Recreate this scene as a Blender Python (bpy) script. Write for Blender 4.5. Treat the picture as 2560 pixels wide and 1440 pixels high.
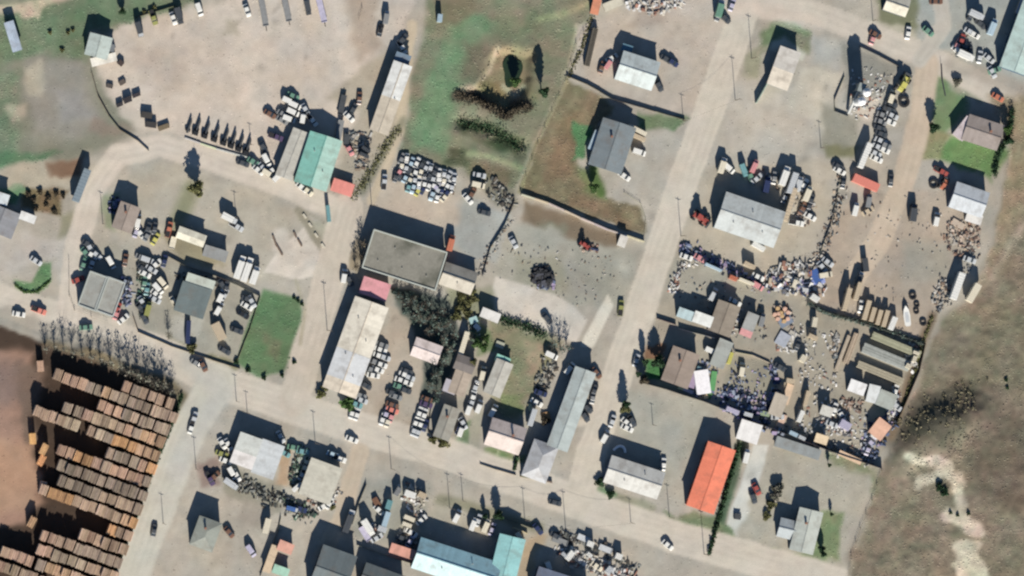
import bpy, math, random
import numpy as np
for _o in list(bpy.data.objects): bpy.data.objects.remove(_o)
SC = bpy.context.scene
COL = SC.collection
R = math.radians
# ------------------------------------------------------------------ camera, sky, sun, exposure
S = 0.14                 # metres per unit of the survey grid used for the plan coordinates below
H_CAM = 1500.0           # a satellite-like view, looking straight down from off to one side
LEAN = 0.17
cam_d = bpy.data.cameras.new('camera'); cam = bpy.data.objects.new('camera', cam_d); COL.objects.link(cam)
cam.location = (-LEAN * H_CAM, 0, H_CAM); cam.rotation_euler = (0, 0, 0)
cam_d.sensor_width = 36; cam_d.lens = 36 * H_CAM / (2560 * S); cam_d.shift_x = LEAN * H_CAM / (2560 * S)
cam_d.clip_start = 10; cam_d.clip_end = 20000
SC.camera = cam
SUN_EL, SUN_AZ = 28.5, 175.5      # compass bearing of the sun
w = bpy.data.worlds.new('World'); SC.world = w; w.use_nodes = True
nt = w.node_tree; nt.nodes.clear()
sky = nt.nodes.new('ShaderNodeTexSky'); sky.sky_type = 'NISHITA'; sky.sun_disc = False
sky.air_density = 1.0; sky.dust_density = 0.1; sky.ozone_density = 4.0; sky.sun_elevation = R(SUN_EL); sky.sun_rotation = R(SUN_AZ)
bg = nt.nodes.new('ShaderNodeBackground'); bg.inputs['Strength'].default_value = 0.05
wo = nt.nodes.new('ShaderNodeOutputWorld')
nt.links.new(sky.outputs[0], bg.inputs[0]); nt.links.new(bg.outputs[0], wo.inputs[0])
sd = bpy.data.lights.new('sun', 'SUN'); sd.energy = 5.0; sd.angle = R(0.5); sd.color = (1, 0.93, 0.83)
sun = bpy.data.objects.new('sun', sd); COL.objects.link(sun)
from mathutils import Vector, Matrix
_sd = Vector((math.sin(R(SUN_AZ)) * math.cos(R(SUN_EL)), math.cos(R(SUN_AZ)) * math.cos(R(SUN_EL)), math.sin(R(SUN_EL))))
sun.rotation_euler = _sd.to_track_quat('Z', 'Y').to_euler(); sun.location = (0, 0, 300)
vs = SC.view_settings; vs.view_transform = 'Standard'; vs.look = 'None'; vs.gamma = 1; vs.use_curve_mapping = False
vs.exposure = 0.83
SC.render.engine = 'CYCLES'; SC.cycles.filter_width = 2.35; SC.cycles.max_bounces = 4
G = 1.38                 # how bright a white level surface is in this light

# ------------------------------------------------------------------ colours and plan coordinates
def lin(c): c /= 255.0; return c / 12.92 if c <= 0.04045 else ((c + 0.055) / 1.055) ** 2.4
def C(r, g, b, k=1.0): return (min(.9, lin(r) / G * k), min(.9, lin(g) / G * k), min(.9, lin(b) / G * k), 1)
def P(px, py, h=0.0): return ((px - 1280) * S - LEAN * h, (720 - py) * S)
NAMED = dict(white=(232, 232, 226), cream=(226, 218, 196), silver=(196, 200, 202), grey=(140, 142, 142), charcoal=(78, 82, 86),
             black=(44, 46, 50), red=(166, 84, 76), pink=(214, 150, 150), orange=(196, 122, 96), yellow=(205, 200, 110), green=(110, 150, 130),
             blue=(80, 112, 168), navy=(52, 62, 96), tan=(200, 184, 158), brown=(122, 92, 76), lilac=(188, 184, 204), teal=(120, 165, 168), salmon=(222, 138, 122), olive=(150, 152, 92),
             purple=(88, 74, 104), lightblue=(178, 200, 212))
WORDS = dict(lightblue='light blue', lilac='pale lilac')
def NC(n): return C(*NAMED[n])

# ------------------------------------------------------------------ materials
def mat(name, rough=.8, metal=0, spec=.3, noise=.12, scale=.5, scale2=5, attr=False, color=None, bump=0, wave=None, dirt=None):
    m = bpy.data.materials.new(name); m.use_nodes = True; t = m.node_tree; n = t.nodes; L = t.links; b = n['Principled BSDF']
    b.inputs['Roughness'].default_value = rough; b.inputs['Metallic'].default_value = metal; b.inputs['Specular IOR Level'].default_value = spec
    if color is None:
        oi = n.new('ShaderNodeObjectInfo'); base = oi.outputs['Color']
    else:
        rgb = n.new('ShaderNodeRGB'); rgb.outputs[0].default_value = color; base = rgb.outputs[0]
    tc = n.new('ShaderNodeNewGeometry').outputs['Position']
    if attr:
        a = n.new('ShaderNodeAttribute'); a.attribute_name = 'Col'
        if attr == 'only': base = a.outputs['Color']
        else:
            mx = n.new('ShaderNodeMix'); mx.data_type = 'RGBA'; mx.blend_type = 'MULTIPLY'; mx.inputs[0].default_value = 1
            L.new(base, mx.inputs[6]); L.new(a.outputs['Color'], mx.inputs[7]); base = mx.outputs[2]
    def nz(sc, det=4):
        x = n.new('ShaderNodeTexNoise'); x.inputs['Scale'].default_value = sc; x.inputs['Detail'].default_value = det; x.inputs['Roughness'].default_value = .62
        L.new(tc, x.inputs['Vector']); return x.outputs[0]
    n1, n2 = nz(scale), nz(scale2, 3)
    s = n.new('ShaderNodeMath'); s.operation = 'ADD'; L.new(n1, s.inputs[0]); L.new(n2, s.inputs[1])
    mr = n.new('ShaderNodeMapRange'); mr.inputs[1].default_value = .6; mr.inputs[2].default_value = 1.4
    mr.inputs[3].default_value = 1 - noise * 1.3; mr.inputs[4].default_value = 1 + noise * 1.3; L.new(s.outputs[0], mr.inputs[0])
    mul = n.new('ShaderNodeVectorMath'); mul.operation = 'SCALE'; L.new(base, mul.inputs[0]); L.new(mr.outputs[0], mul.inputs[3])
    out = mul.outputs[0]
    if wave:   # each sheet of the roof a shade of its own
        to2 = n.new('ShaderNodeTexCoord'); sx_ = n.new('ShaderNodeSeparateXYZ'); L.new(to2.outputs['Object'], sx_.inputs[0])
        fl = n.new('ShaderNodeMath'); fl.operation = 'SNAP'; fl.inputs[1].default_value = 1.1; L.new(sx_.outputs[0], fl.inputs[0])
        oi2 = n.new('ShaderNodeObjectInfo'); ad = n.new('ShaderNodeMath'); ad.operation = 'ADD'; L.new(fl.outputs[0], ad.inputs[0]); L.new(oi2.outputs['Random'], ad.inputs[1])
        wn = n.new('ShaderNodeTexWhiteNoise'); wn.noise_dimensions = '1D'; L.new(ad.outputs[0], wn.inputs['W'])
        mr3 = n.new('ShaderNodeMapRange'); mr3.inputs[3].default_value = .93; mr3.inputs[4].default_value = 1.05; L.new(wn.outputs[0], mr3.inputs[0])
        ml = n.new('ShaderNodeVectorMath'); ml.operation = 'SCALE'; L.new(out, ml.inputs[0]); L.new(mr3.outputs[0], ml.inputs[3]); out = ml.outputs[0]
    if dirt:   # darker / mossy stains with their own shape
        d = nz(dirt[1], 5); mr2 = n.new('ShaderNodeMapRange'); mr2.inputs[1].default_value = .5; mr2.inputs[2].default_value = .68
        mr2.inputs[3].default_value = 0; mr2.inputs[4].default_value = dirt[2]; L.new(d, mr2.inputs[0])
        mx = n.new('ShaderNodeMix'); mx.data_type = 'RGBA'; L.new(mr2.outputs[0], mx.inputs[0]); L.new(out, mx.inputs[6]); mx.inputs[7].default_value = dirt[0]; out = mx.outputs[2]
    L.new(out, b.inputs['Base Color'])
    if bump or wave:
        bp = n.new('ShaderNodeBump'); bp.inputs['Strength'].default_value = .8; bp.inputs['Distance'].default_value = bump or .03
        if wave:
            wv = n.new('ShaderNodeTexWave'); wv.inputs['Scale'].default_value = wave; wv.inputs['Distortion'].default_value = 0
            to = n.new('ShaderNodeTexCoord'); L.new(to.outputs['Object'], wv.inputs['Vector']); L.new(wv.outputs['Fac'], bp.inputs['Height'])
        else: L.new(n2, bp.inputs['Height'])
        L.new(bp.outputs[0], b.inputs['Normal'])
    return m
M = dict(
    ground=mat('earth', .97, spec=.1, noise=.10, scale=.22, scale2=2.2, attr='only', bump=.10),
    roofm=mat('roof_sheet_metal', .55, spec=.35, noise=.11, scale=.25, scale2=1.6, wave=1.2, bump=.02, dirt=((.13, .10, .075, 1), .28, .35)),
    rooff=mat('roof_felt', .9, spec=.15, noise=.14, scale=.2, scale2=1.2, dirt=((.055, .06, .045, 1), .085, .75)),
    wall=mat('painted_wall', .85, spec=.2, noise=.08, scale=.6, scale2=4),
    paint=mat('vehicle_paint', .35, spec=.5, noise=.05, scale=1, scale2=6),
    glass=mat('dark_glass', .12, spec=.6, noise=.02, color=(.02, .025, .03, 1)),
    rubber=mat('rubber', .9, color=(.022, .022, .024, 1)),
    plain=mat('weathered_surface', .8, spec=.2, noise=.16, scale=.9, scale2=4, bump=.03),
    wood=mat('rough_wood', .9, spec=.1, noise=.2, scale=.8, scale2=5, attr=True, bump=.05),
    scrap=mat('mixed_scrap', .7, spec=.3, noise=.15, scale=1, scale2=5, attr='only'),
    leaf=mat('foliage', .8, spec=.15, noise=.3, scale=.5, scale2=3, attr=True),
    bark=mat('bark', .95, spec=.1, noise=.2),
    water=mat('pond_water', .12, spec=.5, noise=.2, scale=.2, scale2=.8, color=(.018, .032, .018, 1)),
)
# ------------------------------------------------------------------ objects
def tag(o, label=None, cat=None, group=None, kind=None):
    if label and len(label.replace(',', '').split()) > 16: print('LONG LABEL', label)
    if label: o['label'] = label
    if cat: o['category'] = cat
    if group: o['group'] = group
    if kind: o['kind'] = kind
    return o
def empty(name, x, y, z=0, rz=0):
    o = bpy.data.objects.new(name, None); COL.objects.link(o); o.location = (x, y, z); o.rotation_euler.z = rz; o.empty_display_size = .5; return o
def put(name, me, parent=None, color=None, loc=None, rz=0, scale=None):
    o = bpy.data.objects.new(name, me); COL.objects.link(o)
    if parent: o.parent = parent
    if loc: o.location = loc
    if rz: o.rotation_euler.z = rz
    if color: o.color = color
    if scale: o.scale = scale
    return o
class MB:
    def __init__(s): s.v = []; s.f = []; s.c = []
    def add(s, vs_, fs, col=(1, 1, 1, 1)):
        k = len(s.v); s.v += [tuple(p) for p in vs_]; s.f += [tuple(k + i for i in f) for f in fs]; s.c += [col] * len(fs)
    def box(s, c, d, rz=0, col=(1, 1, 1, 1), tilt=0, top=1.0):
        ca, sa = math.cos(rz), math.sin(rz); ct, st = math.cos(tilt), math.sin(tilt); v = []
        for z in (-.5, .5):
            for x, y in ((-.5, -.5), (.5, -.5), (.5, .5), (-.5, .5)):
                q = top if z > 0 else 1
                X, Y, Z = x * d[0] * q, y * d[1] * q, z * d[2]
                X, Z = X * ct + Z * st, -X * st + Z * ct
                v.append((c[0] + X * ca - Y * sa, c[1] + X * sa + Y * ca, c[2] + Z))
        s.add(v, [(3, 2, 1, 0), (4, 5, 6, 7), (0, 1, 5, 4), (1, 2, 6, 5), (2, 3, 7, 6), (3, 0, 4, 7)], col)
    def tube(s, a, b, r0, r1, n=6, col=(1, 1, 1, 1), caps=True):
        a, b = Vector(a), Vector(b); q = (b - a).to_track_quat('Z', 'Y'); v = []
        for p, r in ((a, r0), (b, r1)):
            for i in range(n): v.append(p + q @ Vector((r * math.cos(2 * math.pi * i / n), r * math.sin(2 * math.pi * i / n), 0)))
        f = [(i, (i + 1) % n, n + (i + 1) % n, n + i) for i in range(n)]
        if caps: f += [tuple(range(n - 1, -1, -1)), tuple(range(n, 2 * n))]
        s.add(v, f, col)
    def loft(s, rings, col=(1, 1, 1, 1)):
        n = len(rings[0]); v = [p for r in rings for p in r]; f = []
        for k in range(len(rings) - 1):
            for i in range(n): f.append((k * n + i, k * n + (i + 1) % n, (k + 1) * n + (i + 1) % n, (k + 1) * n + i))
        f += [tuple(range(n - 1, -1, -1)), tuple((len(rings) - 1) * n + i for i in range(n))]
        s.add(v, f, col)
    def mesh(s, name, m, smooth=False, fix=True):
        me = bpy.data.meshes.new(name); me.from_pydata(s.v, [], s.f); me.materials.append(m)
        a = me.attributes.new('Col', 'FLOAT_COLOR', 'FACE')
        a.data.foreach_set('color', [x for c in s.c for x in c])
        if fix:
            import bmesh
            b = bmesh.new(); b.from_mesh(me); bmesh.ops.recalc_face_normals(b, faces=b.faces); b.to_mesh(me); b.free()
        if smooth: me.polygons.foreach_set('use_smooth', [True] * len(me.polygons))
        me.update(); return me
# ------------------------------------------------------------------ the ground: one relief sheet, cut into its surfaces
rng = np.random.default_rng(5)
def vnoise(x, y, cell, seed):
    r = np.random.default_rng(seed); t = r.random((256, 256))
    u, v = x / cell, y / cell; i, j = np.floor(u).astype(int), np.floor(v).astype(int); fu, fv = u - i, v - j
    fu = fu * fu * (3 - 2 * fu); fv = fv * fv * (3 - 2 * fv)
    g = lambda a, b: t[a % 256, b % 256]
    return (g(i, j) * (1 - fu) * (1 - fv) + g(i + 1, j) * fu * (1 - fv) + g(i, j + 1) * (1 - fu) * fv + g(i + 1, j + 1) * fu * fv) * 2 - 1
ST = 5.0
GX = np.arange(-85, 2646, ST); GY = np.arange(-85, 1526, ST)
X, Y = np.meshgrid(GX, GY)
WX = X + 9 * vnoise(X, Y, 46, 1) + 5 * vnoise(X, Y, 17, 2); WY = Y + 9 * vnoise(X, Y, 46, 3) + 5 * vnoise(X, Y, 17, 4)
WX2 = X + 3 * vnoise(X, Y, 40, 11); WY2 = Y + 3 * vnoise(X, Y, 40, 12)
def seg_d(px, py, pts, closed):
    d = np.full(px.shape, 1e9); n = len(pts)
    for k in range(n if closed else n - 1):
        (ax, ay), (bx, by) = pts[k], pts[(k + 1) % n]; dx, dy = bx - ax, by - ay
        t = np.clip(((px - ax) * dx + (py - ay) * dy) / (dx * dx + dy * dy + 1e-9), 0, 1)
        d = np.minimum(d, np.hypot(px - ax - t * dx, py - ay - t * dy))
    return d
def inside(px, py, pts):
    r = np.zeros(px.shape, bool); n = len(pts)
    for k in range(n):
        (ax, ay), (bx, by) = pts[k], pts[(k + 1) % n]
        if ay == by: continue
        c = ((ay > py) != (by > py)) & (px < (bx - ax) * (py - ay) / (by - ay) + ax); r ^= c
    return r
colr = np.zeros(X.shape + (3,)); colr[:] = (184, 175, 160)
zone = np.zeros(X.shape, int)      # 0 ground 1 road 2 lawn 3 hillside 4 yard
def blend(wt, c, amt=1.0): colr[:] = colr * (1 - (wt * amt)[..., None]) + np.array(c) * (wt * amt)[..., None]
def poly(pts, c, f=8, z=None, crisp=False, amt=1.0):
    px, py = (WX2, WY2) if crisp else (WX, WY)
    d = seg_d(px, py, pts, True); d = np.where(inside(px, py, pts), d, -d)
    t = np.clip((d + f) / (2 * f), 0, 1); t = t * t * (3 - 2 * t); blend(t, c, amt)
    if z is not None: zone[t > .5] = z
def line(pts, c, wd, f=7, z=None, amt=1.0, crisp=True):
    px, py = (WX2, WY2) if crisp else (WX, WY)
    d = wd / 2 - seg_d(px, py, pts, False); t = np.clip((d + f) / (2 * f), 0, 1); t = t * t * (3 - 2 * t)
    cc = np.array(c)
    if z == 1:
        rut = 1 + .012 * np.cos(2 * np.pi * (wd / 2 - d) / 17.0) * (1 + vnoise(X, Y, 60, 51)); k = (t * amt)[..., None]
        colr[:] = colr * (1 - k) + cc * rut[..., None] * k
    else: blend(t, c, amt)
    if z is not None: zone[t > .5] = z
TAN, ROAD, GREY, GRN, OLV = (211, 196, 180), (201, 193, 179), (178, 175, 168), (112, 132, 100), (126, 126, 104)
# yards and waste ground
poly([(-90, -90), (560, -90), (480, 0), (340, 70), (220, 80), (235, 190), (330, 330), (250, 380), (-90, 440)], (142, 141, 122), 14)
poly([(60, 150), (200, 150), (250, 300), (190, 350), (90, 340), (60, 240)], (160, 153, 140), 22)
poly([(-90, 150), (50, 190), (40, 300), (60, 400), (-90, 430)], (118, 134, 106), 20, 2)
poly([(60, 180), (110, 150), (118, 175), (108, 240), (72, 235)], (190, 180, 158), 9, amt=.8)
poly([(18, 262), (62, 258), (64, 292), (26, 296)], (200, 182, 160), 9, amt=.8)
poly([(130, 230), (200, 230), (230, 290), (150, 300)], (158, 154, 148), 18)
poly([(230, 290), (330, 330), (260, 345), (220, 330)], (150, 130, 116), 12, amt=.7)
poly([(-90, 20), (210, -20), (480, -40), (500, 10), (340, 62), (232, 70), (205, 150), (120, 130), (50, 150), (-90, 190)], (110, 131, 99), 14, 2)
line([(-90, 40), (60, 18), (180, -20)], (196, 180, 155), 26, 10)
poly([(40, 10), (110, 8), (100, 34), (40, 36)], (196, 178, 150), 9)
poly([(-90, 385), (60, 382), (160, 370), (100, 402), (-90, 425)], (92, 128, 92), 8, 2)
poly([(-90, 430), (130, 395), (230, 430), (190, 470), (-90, 470)], (186, 174, 152), 12)
poly([(120, 405), (210, 385), (200, 440), (130, 440)], (140, 110, 88), 10)
poly([(55, 468), (165, 472), (150, 540), (60, 515)], (118, 104, 78), 8, 3)
poly([(-90, 470), (60, 470), (50, 510), (-90, 510)], (100, 140, 100), 8, 2)
poly([(300, 60), (560, 0), (560, -90), (1060, -90), (1010, 120), (940, 200), (890, 330), (840, 420), (660, 410), (420, 330), (330, 320), (240, 190), (235, 120)], TAN, 14, 4)
poly([(330, 120), (420, 100), (480, 200), (420, 260), (340, 180)], (190, 172, 156), 26, amt=.6)
poly([(840, -90), (960, -90), (940, 60), (960, 110), (900, 150), (880, 80)], (178, 160, 142), 14, amt=.8)
poly([(570, 50), (605, 45), (600, 95), (565, 90)], (180, 168, 148), 10, amt=.8)
poly([(820, 240), (960, 120), (1010, 140), (1040, 220), (985, 380), (880, 490), (840, 430), (900, 280)], (184, 172, 152), 12)
# meadow
poly([(1090, -90), (1500, -90), (1480, 60), (1410, 200), (1350, 340), (1290, 480), (1170, 430), (1000, 385), (1020, 250), (1060, 90)], (127, 130, 103), 12, 2)
poly([(1150, 20), (1240, 60), (1180, 140), (1150, 260), (1120, 370), (1030, 375), (1035, 300), (1080, 180)], (112, 143, 104), 18, 2)
poly([(1080, -90), (1200, -90), (1190, 30), (1100, 60)], (122, 116, 90), 16, 2)
poly([(1240, -40), (1440, -60), (1300, 45)], (132, 128, 108), 14)
line([(1350, 50), (1420, 30), (1470, 10)], (158, 158, 118), 16, 9)
poly([(1160, 100), (1235, 130), (1210, 200), (1150, 200)], (118, 112, 90), 16, amt=.8)
poly([(1240, 115), (1340, 120), (1345, 240), (1240, 270), (1170, 230), (1215, 190)], (146, 134, 100), 12)
line([(1245, 115), (1228, 175), (1190, 215), (1150, 222)], (176, 164, 134), 10, 8)
poly([(1195, 205), (1255, 200), (1270, 240), (1225, 250)], (132, 122, 82), 9)
line([(1262, 215), (1290, 235), (1315, 215)], (170, 172, 140), 12, 7)
line([(1138, 240), (1200, 245), (1250, 275), (1270, 290), (1290, 262), (1322, 262)], (84, 78, 66), 24, 8)  # shade of the steep bank, painted as a dark band along the rim
poly([(1150, 300), (1230, 310), (1310, 350), (1300, 385), (1240, 365), (1160, 330)], (78, 94, 62), 12, 2)
poly([(1170, 330), (1240, 320), (1250, 345), (1190, 345)], (128, 132, 100), 8)
line([(1165, 380), (1230, 395), (1300, 420)], (160, 168, 124), 12, 8)
poly([(1150, 390), (1290, 420), (1270, 470), (1170, 430)], (122, 116, 88), 10, 2)
poly([(1120, 370), (1160, 375), (1165, 420), (1120, 400)], (82, 92, 66), 9)
poly([(1420, 195), (1530, 262), (1480, 330), (1440, 390), (1500, 490), (1600, 510), (1612, 590), (1305, 482), (1350, 350)], (128, 120, 95), 6, 3)
poly([(1400, 300), (1450, 280), (1440, 430), (1360, 460)], (132, 112, 88), 18, amt=.7)
poly([(1440, 480), (1560, 520), (1580, 570), (1430, 520)], (124, 104, 82), 16, amt=.7)
poly([(1455, 420), (1500, 440), (1505, 495), (1460, 480)], (112, 124, 84), 10)
poly([(1440, 308), (1478, 318), (1462, 402), (1436, 396)], (92, 142, 92), 5, 2)
line([(1480, 400), (1490, 450), (1500, 480)], (92, 120, 64), 20, 6)
line([(1440, 65), (1415, 200), (1345, 350), (1296, 480)], (158, 152, 118), 10, 5)
poly([(1450, 60), (1490, 40), (1430, 190), (1410, 195)], (142, 146, 112), 8)
poly([(1312, 500), (1560, 592), (1540, 622), (1400, 590), (1310, 560)], (140, 122, 100), 10)
poly([(1340, 560), (1420, 570), (1400, 610)], (140, 138, 116), 10)
poly([(1300, 560), (1560, 620), (1600, 640), (1560, 760), (1440, 770), (1230, 690), (1260, 600)], (176, 172, 157), 12, 4)
poly([(1290, 640), (1400, 640), (1420, 720), (1330, 730), (1290, 700)], (160, 158, 138), 14, amt=.8)
poly([(1400, 650), (1500, 690), (1500, 760), (1420, 720)], (166, 165, 156), 12, amt=.8)
poly([(1440, 620), (1530, 640), (1520, 740), (1430, 700)], (164, 162, 148), 14, amt=.8)
poly([(1240, 692), (1400, 740), (1470, 800), (1440, 860), (1210, 770)], (216, 206, 192), 4, 4, True)
poly([(1120, 520), (1180, 490), (1280, 540), (1240, 650), (1190, 650), (1120, 600)], (176, 176, 168), 8, 4)
poly([(920, 440), (1000, 450), (1150, 490), (1140, 560), (1100, 570), (920, 515)], (199, 184, 166), 10, 4)
poly([(1170, 440), (1290, 470), (1280, 530), (1240, 500)], (140, 136, 118), 10)
# centre blocks
poly([(880, 600), (915, 590), (900, 690), (870, 670)], (176, 160, 134), 8)
poly([(960, 760), (1050, 800), (1080, 900), (1040, 1110), (900, 1040), (895, 985), (970, 790)], (190, 175, 156), 8, 4)
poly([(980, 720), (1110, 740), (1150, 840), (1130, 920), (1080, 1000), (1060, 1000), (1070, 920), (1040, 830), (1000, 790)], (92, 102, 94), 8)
poly([(1110, 720), (1230, 720), (1240, 790), (1180, 800), (1120, 770)], (150, 150, 122), 12)
poly([(1180, 800), (1240, 830), (1230, 880), (1190, 890)], (110, 134, 92), 10, 2)
poly([(1230, 790), (1400, 850), (1360, 940), (1300, 1050), (1220, 1030), (1240, 900), (1230, 840)], (138, 138, 106), 12, 2)
poly([(1300, 850), (1350, 860), (1350, 930), (1320, 950)], (172, 154, 124), 10, amt=.7)
poly([(1250, 985), (1310, 990), (1310, 1035), (1250, 1015)], (120, 140, 92), 8, 2)
poly([(1150, 1065), (1185, 1050), (1178, 1110), (1160, 1140), (1140, 1130)], (112, 134, 98), 6, 2)
poly([(1185, 1020), (1215, 1030), (1205, 1130), (1180, 1130)], (168, 164, 146), 6)
poly([(1213, 1118), (1312, 1142), (1288, 1182), (1204, 1158)], (122, 142, 94), 5, 2)
line([(1245, 1125), (1238, 1160)], (160, 170, 130), 5, 3)
poly([(1090, 990), (1160, 1000), (1150, 1100), (1080, 1110)], (160, 155, 142), 10, amt=.7)
poly([(1050, 1090), (1130, 1100), (1110, 1120), (1045, 1105)], (140, 138, 106), 8)
poly([(1518, 735), (1450, 865), (1484, 872), (1532, 765)], (228, 220, 202), 3, 4, True)
# west blocks
poly([(300, 440), (400, 400), (560, 450), (740, 520), (700, 690), (600, 720), (420, 640), (260, 560)], (190, 180, 162), 14, 4)
line([(480, 470), (440, 560)], (150, 148, 116), 40, 16)
poly([(395, 590), (440, 560), (520, 610), (560, 660), (460, 660)], (160, 152, 124), 12)
poly([(255, 490), (300, 480), (285, 580), (262, 570)], (150, 158, 128), 10)
poly([(190, 600), (330, 620), (330, 790), (200, 790), (180, 740)], (178, 172, 156), 10, 4)
poly([(335, 640), (560, 680), (640, 740), (590, 905), (350, 820), (340, 700)], (172, 167, 152), 8, 4)
poly([(440, 790), (500, 800), (480, 870), (430, 850)], (190, 186, 174), 8)
poly([(430, 845), (480, 870), (600, 915), (590, 925), (420, 880)], (140, 138, 106), 6)
poly([(700, 620), (770, 560), (800, 640), (830, 680), (740, 700), (660, 680)], (222, 209, 193), 3, crisp=True)
line([(700, 590), (700, 620)], (214, 203, 188), 40, 8)
poly([(742, 520), (848, 578), (826, 657)], (180, 174, 154), 5)
line([(745, 524), (826, 650)], (160, 152, 132), 22, 5)
line([(752, 522), (846, 577)], (164, 156, 136), 4, 4)
poly([(660, 722), (752, 746), (756, 800), (730, 880), (705, 930), (645, 945), (592, 905), (612, 830), (645, 760)], (97, 130, 88), 6, 2, True)
poly([(665, 830), (700, 850), (690, 890), (665, 880)], (118, 124, 92), 10, amt=.7)
poly([(105, 655), (128, 655), (128, 700), (95, 732), (45, 728), (36, 700), (80, 705)], (100, 140, 92), 4, 2, True)
poly([(150, 540), (185, 530), (165, 610), (145, 600)], (158, 154, 128), 8)
poly([(-90, 560), (60, 580), (180, 600), (160, 700), (130, 650), (80, 660), (-90, 760)], (196, 188, 178), 14, 4)
# south blocks
poly([(520, 1040), (760, 1110), (880, 1150), (800, 1440), (800, 1520), (340, 1520), (420, 1300)], (190, 180, 164), 12, 4)
poly([(560, 1170), (710, 1210), (700, 1290), (560, 1240)], (156, 150, 132), 10)
poly([(710, 1100), (735, 1110), (720, 1220), (690, 1210)], (192, 160, 128), 7)
poly([(500, 1160), (545, 1140), (550, 1210), (505, 1215)], (160, 138, 126), 9)
poly([(610, 1250), (690, 1270), (650, 1330), (590, 1300)], (168, 156, 140), 12, amt=.7)
poly([(900, 1200), (1080, 1200), (1060, 1370), (880, 1340)], (166, 163, 150), 10, 4)
poly([(1110, 1240), (1360, 1300), (1330, 1380), (1050, 1310), (1080, 1270)], (180, 172, 154), 10, 4)
line([(1100, 1250), (1180, 1270), (1260, 1295), (1350, 1320)], (150, 146, 122), 26, 9)
poly([(1300, 1380), (1340, 1330), (1370, 1340), (1310, 1460), (1290, 1460)], (186, 164, 134), 8)
poly([(1465, 1195), (1560, 1238), (1640, 1270), (1615, 1310), (1540, 1290), (1468, 1262)], (158, 156, 132), 8)
poly([(1470, 1200), (1545, 1235), (1530, 1285), (1468, 1260)], (118, 144, 104), 6, 2, True)
poly([(1560, 980), (1800, 1010), (1760, 1080), (1660, 1240), (1640, 1150), (1540, 1090), (1540, 1010)], (178, 174, 160), 10, 4)
poly([(1885, 1112), (1922, 1112), (1852, 1385), (1792, 1378)], (212, 212, 203), 4, 0, crisp=True)
poly([(1935, 84), (2022, 118), (2004, 150), (1950, 130), (1920, 124)], (206, 202, 184), 4, crisp=True)
poly([(1700, 1278), (1790, 1300), (1840, 1330), (1830, 1385), (1682, 1342)], (120, 134, 100), 6, 2)
line([(1855, 1110), (1800, 1300), (1770, 1390)], (84, 106, 80), 26, 7, 2)
poly([(1930, 1120), (2180, 1170), (2170, 1250), (2130, 1330), (2100, 1460), (1880, 1440), (1830, 1380)], (180, 173, 156), 10, 4)
poly([(2060, 1120), (2160, 1150), (2210, 1200), (2180, 1270), (2180, 1190), (2080, 1160)], (138, 142, 110), 10, 2)
poly([(1655, 1285), (1790, 1300), (1832, 1335), (1822, 1382), (1684, 1342)], (116, 134, 98), 6, 2)
poly([(2050, 1280), (2110, 1290), (2100, 1400), (2000, 1425), (1930, 1400), (1930, 1370), (2030, 1380)], (124, 140, 98), 8, 2)
# east blocks
poly([(1640, 780), (1680, 600), (1950, 700), (2140, 800), (2320, 860), (2230, 1080), (2190, 1170), (1820, 1020), (1600, 960)], (174, 164, 146), 8, 4)
poly([(1680, 640), (1800, 670), (1940, 740), (1920, 760), (1820, 740), (1660, 740)], (170, 164, 148), 10, 4)
poly([(1610, 860), (1655, 868), (1655, 900), (1612, 900)], (150, 112, 86), 5)
poly([(1615, 898), (1656, 898), (1656, 950), (1614, 946)], (76, 138, 76), 4, 2, True)
poly([(1820, 880), (1940, 905), (1920, 1000), (1810, 960)], (160, 155, 138), 6, 4)
poly([(1700, 500), (1800, 380), (2060, 380), (2090, 480), (2040, 620), (1950, 700), (1690, 600)], (192, 180, 160), 12, 4)
poly([(2110, 500), (2400, 460), (2450, 560), (2380, 680), (2330, 800), (2290, 850), (2030, 770), (2060, 620)], (184, 168, 150), 12, 4)
poly([(2250, 600), (2390, 600), (2380, 690), (2260, 700)], (168, 164, 150), 22, amt=.8)
poly([(1830, 190), (2080, 200), (2160, 260), (2110, 400), (1780, 420), (1740, 330)], (192, 184, 170), 16, 4)
poly([(2010, 170), (2110, 175), (2060, 320), (1970, 260)], (203, 194, 176), 8)
poly([(2030, 80), (2120, 110), (2100, 170), (2030, 160)], (184, 181, 172), 14)
poly([(2110, 110), (2250, 160), (2200, 240), (2110, 260)], (156, 153, 142), 8, 4)
poly([(2150, 240), (2200, 240), (2175, 305), (2135, 290)], (208, 194, 178), 4, 4, True)
poly([(2060, 260), (2150, 300), (2140, 400), (2050, 380)], (158, 154, 138), 10)
poly([(2060, 370), (2150, 370), (2130, 400), (2060, 395)], (134, 132, 100), 9)
poly([(1895, 90), (1945, 36), (2030, 72), (2020, 130), (1960, 90), (1925, 100), (1900, 150)], (118, 134, 98), 8, 2)
poly([(1866, 130), (1920, 110), (1890, 200), (1864, 190)], (160, 158, 132), 10)
poly([(1940, 60), (2030, 90), (2005, 120)], (130, 130, 108), 8)
poly([(1590, 275), (1722, 302), (1692, 334), (1600, 314)], (112, 136, 98), 7, 2)
poly([(1575, 320), (1720, 340), (1690, 480), (1620, 560), (1600, 510), (1550, 440)], (188, 180, 166), 10, 4)
poly([(1440, 60), (1800, -60), (1830, 60), (1740, 300), (1590, 262), (1420, 186)], (198, 184, 168), 10, 4)
poly([(1620, 0), (1660, 20), (1650, 60), (1570, 70)], (176, 158, 142), 12, amt=.6)
poly([(2260, -90), (2600, -90), (2600, 230), (2500, 190), (2370, 130), (2250, 80)], (172, 175, 168), 10, 4)
poly([(2180, -90), (2290, -90), (2290, 60), (2270, 90), (2200, 60)], (128, 132, 104), 8)
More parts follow.
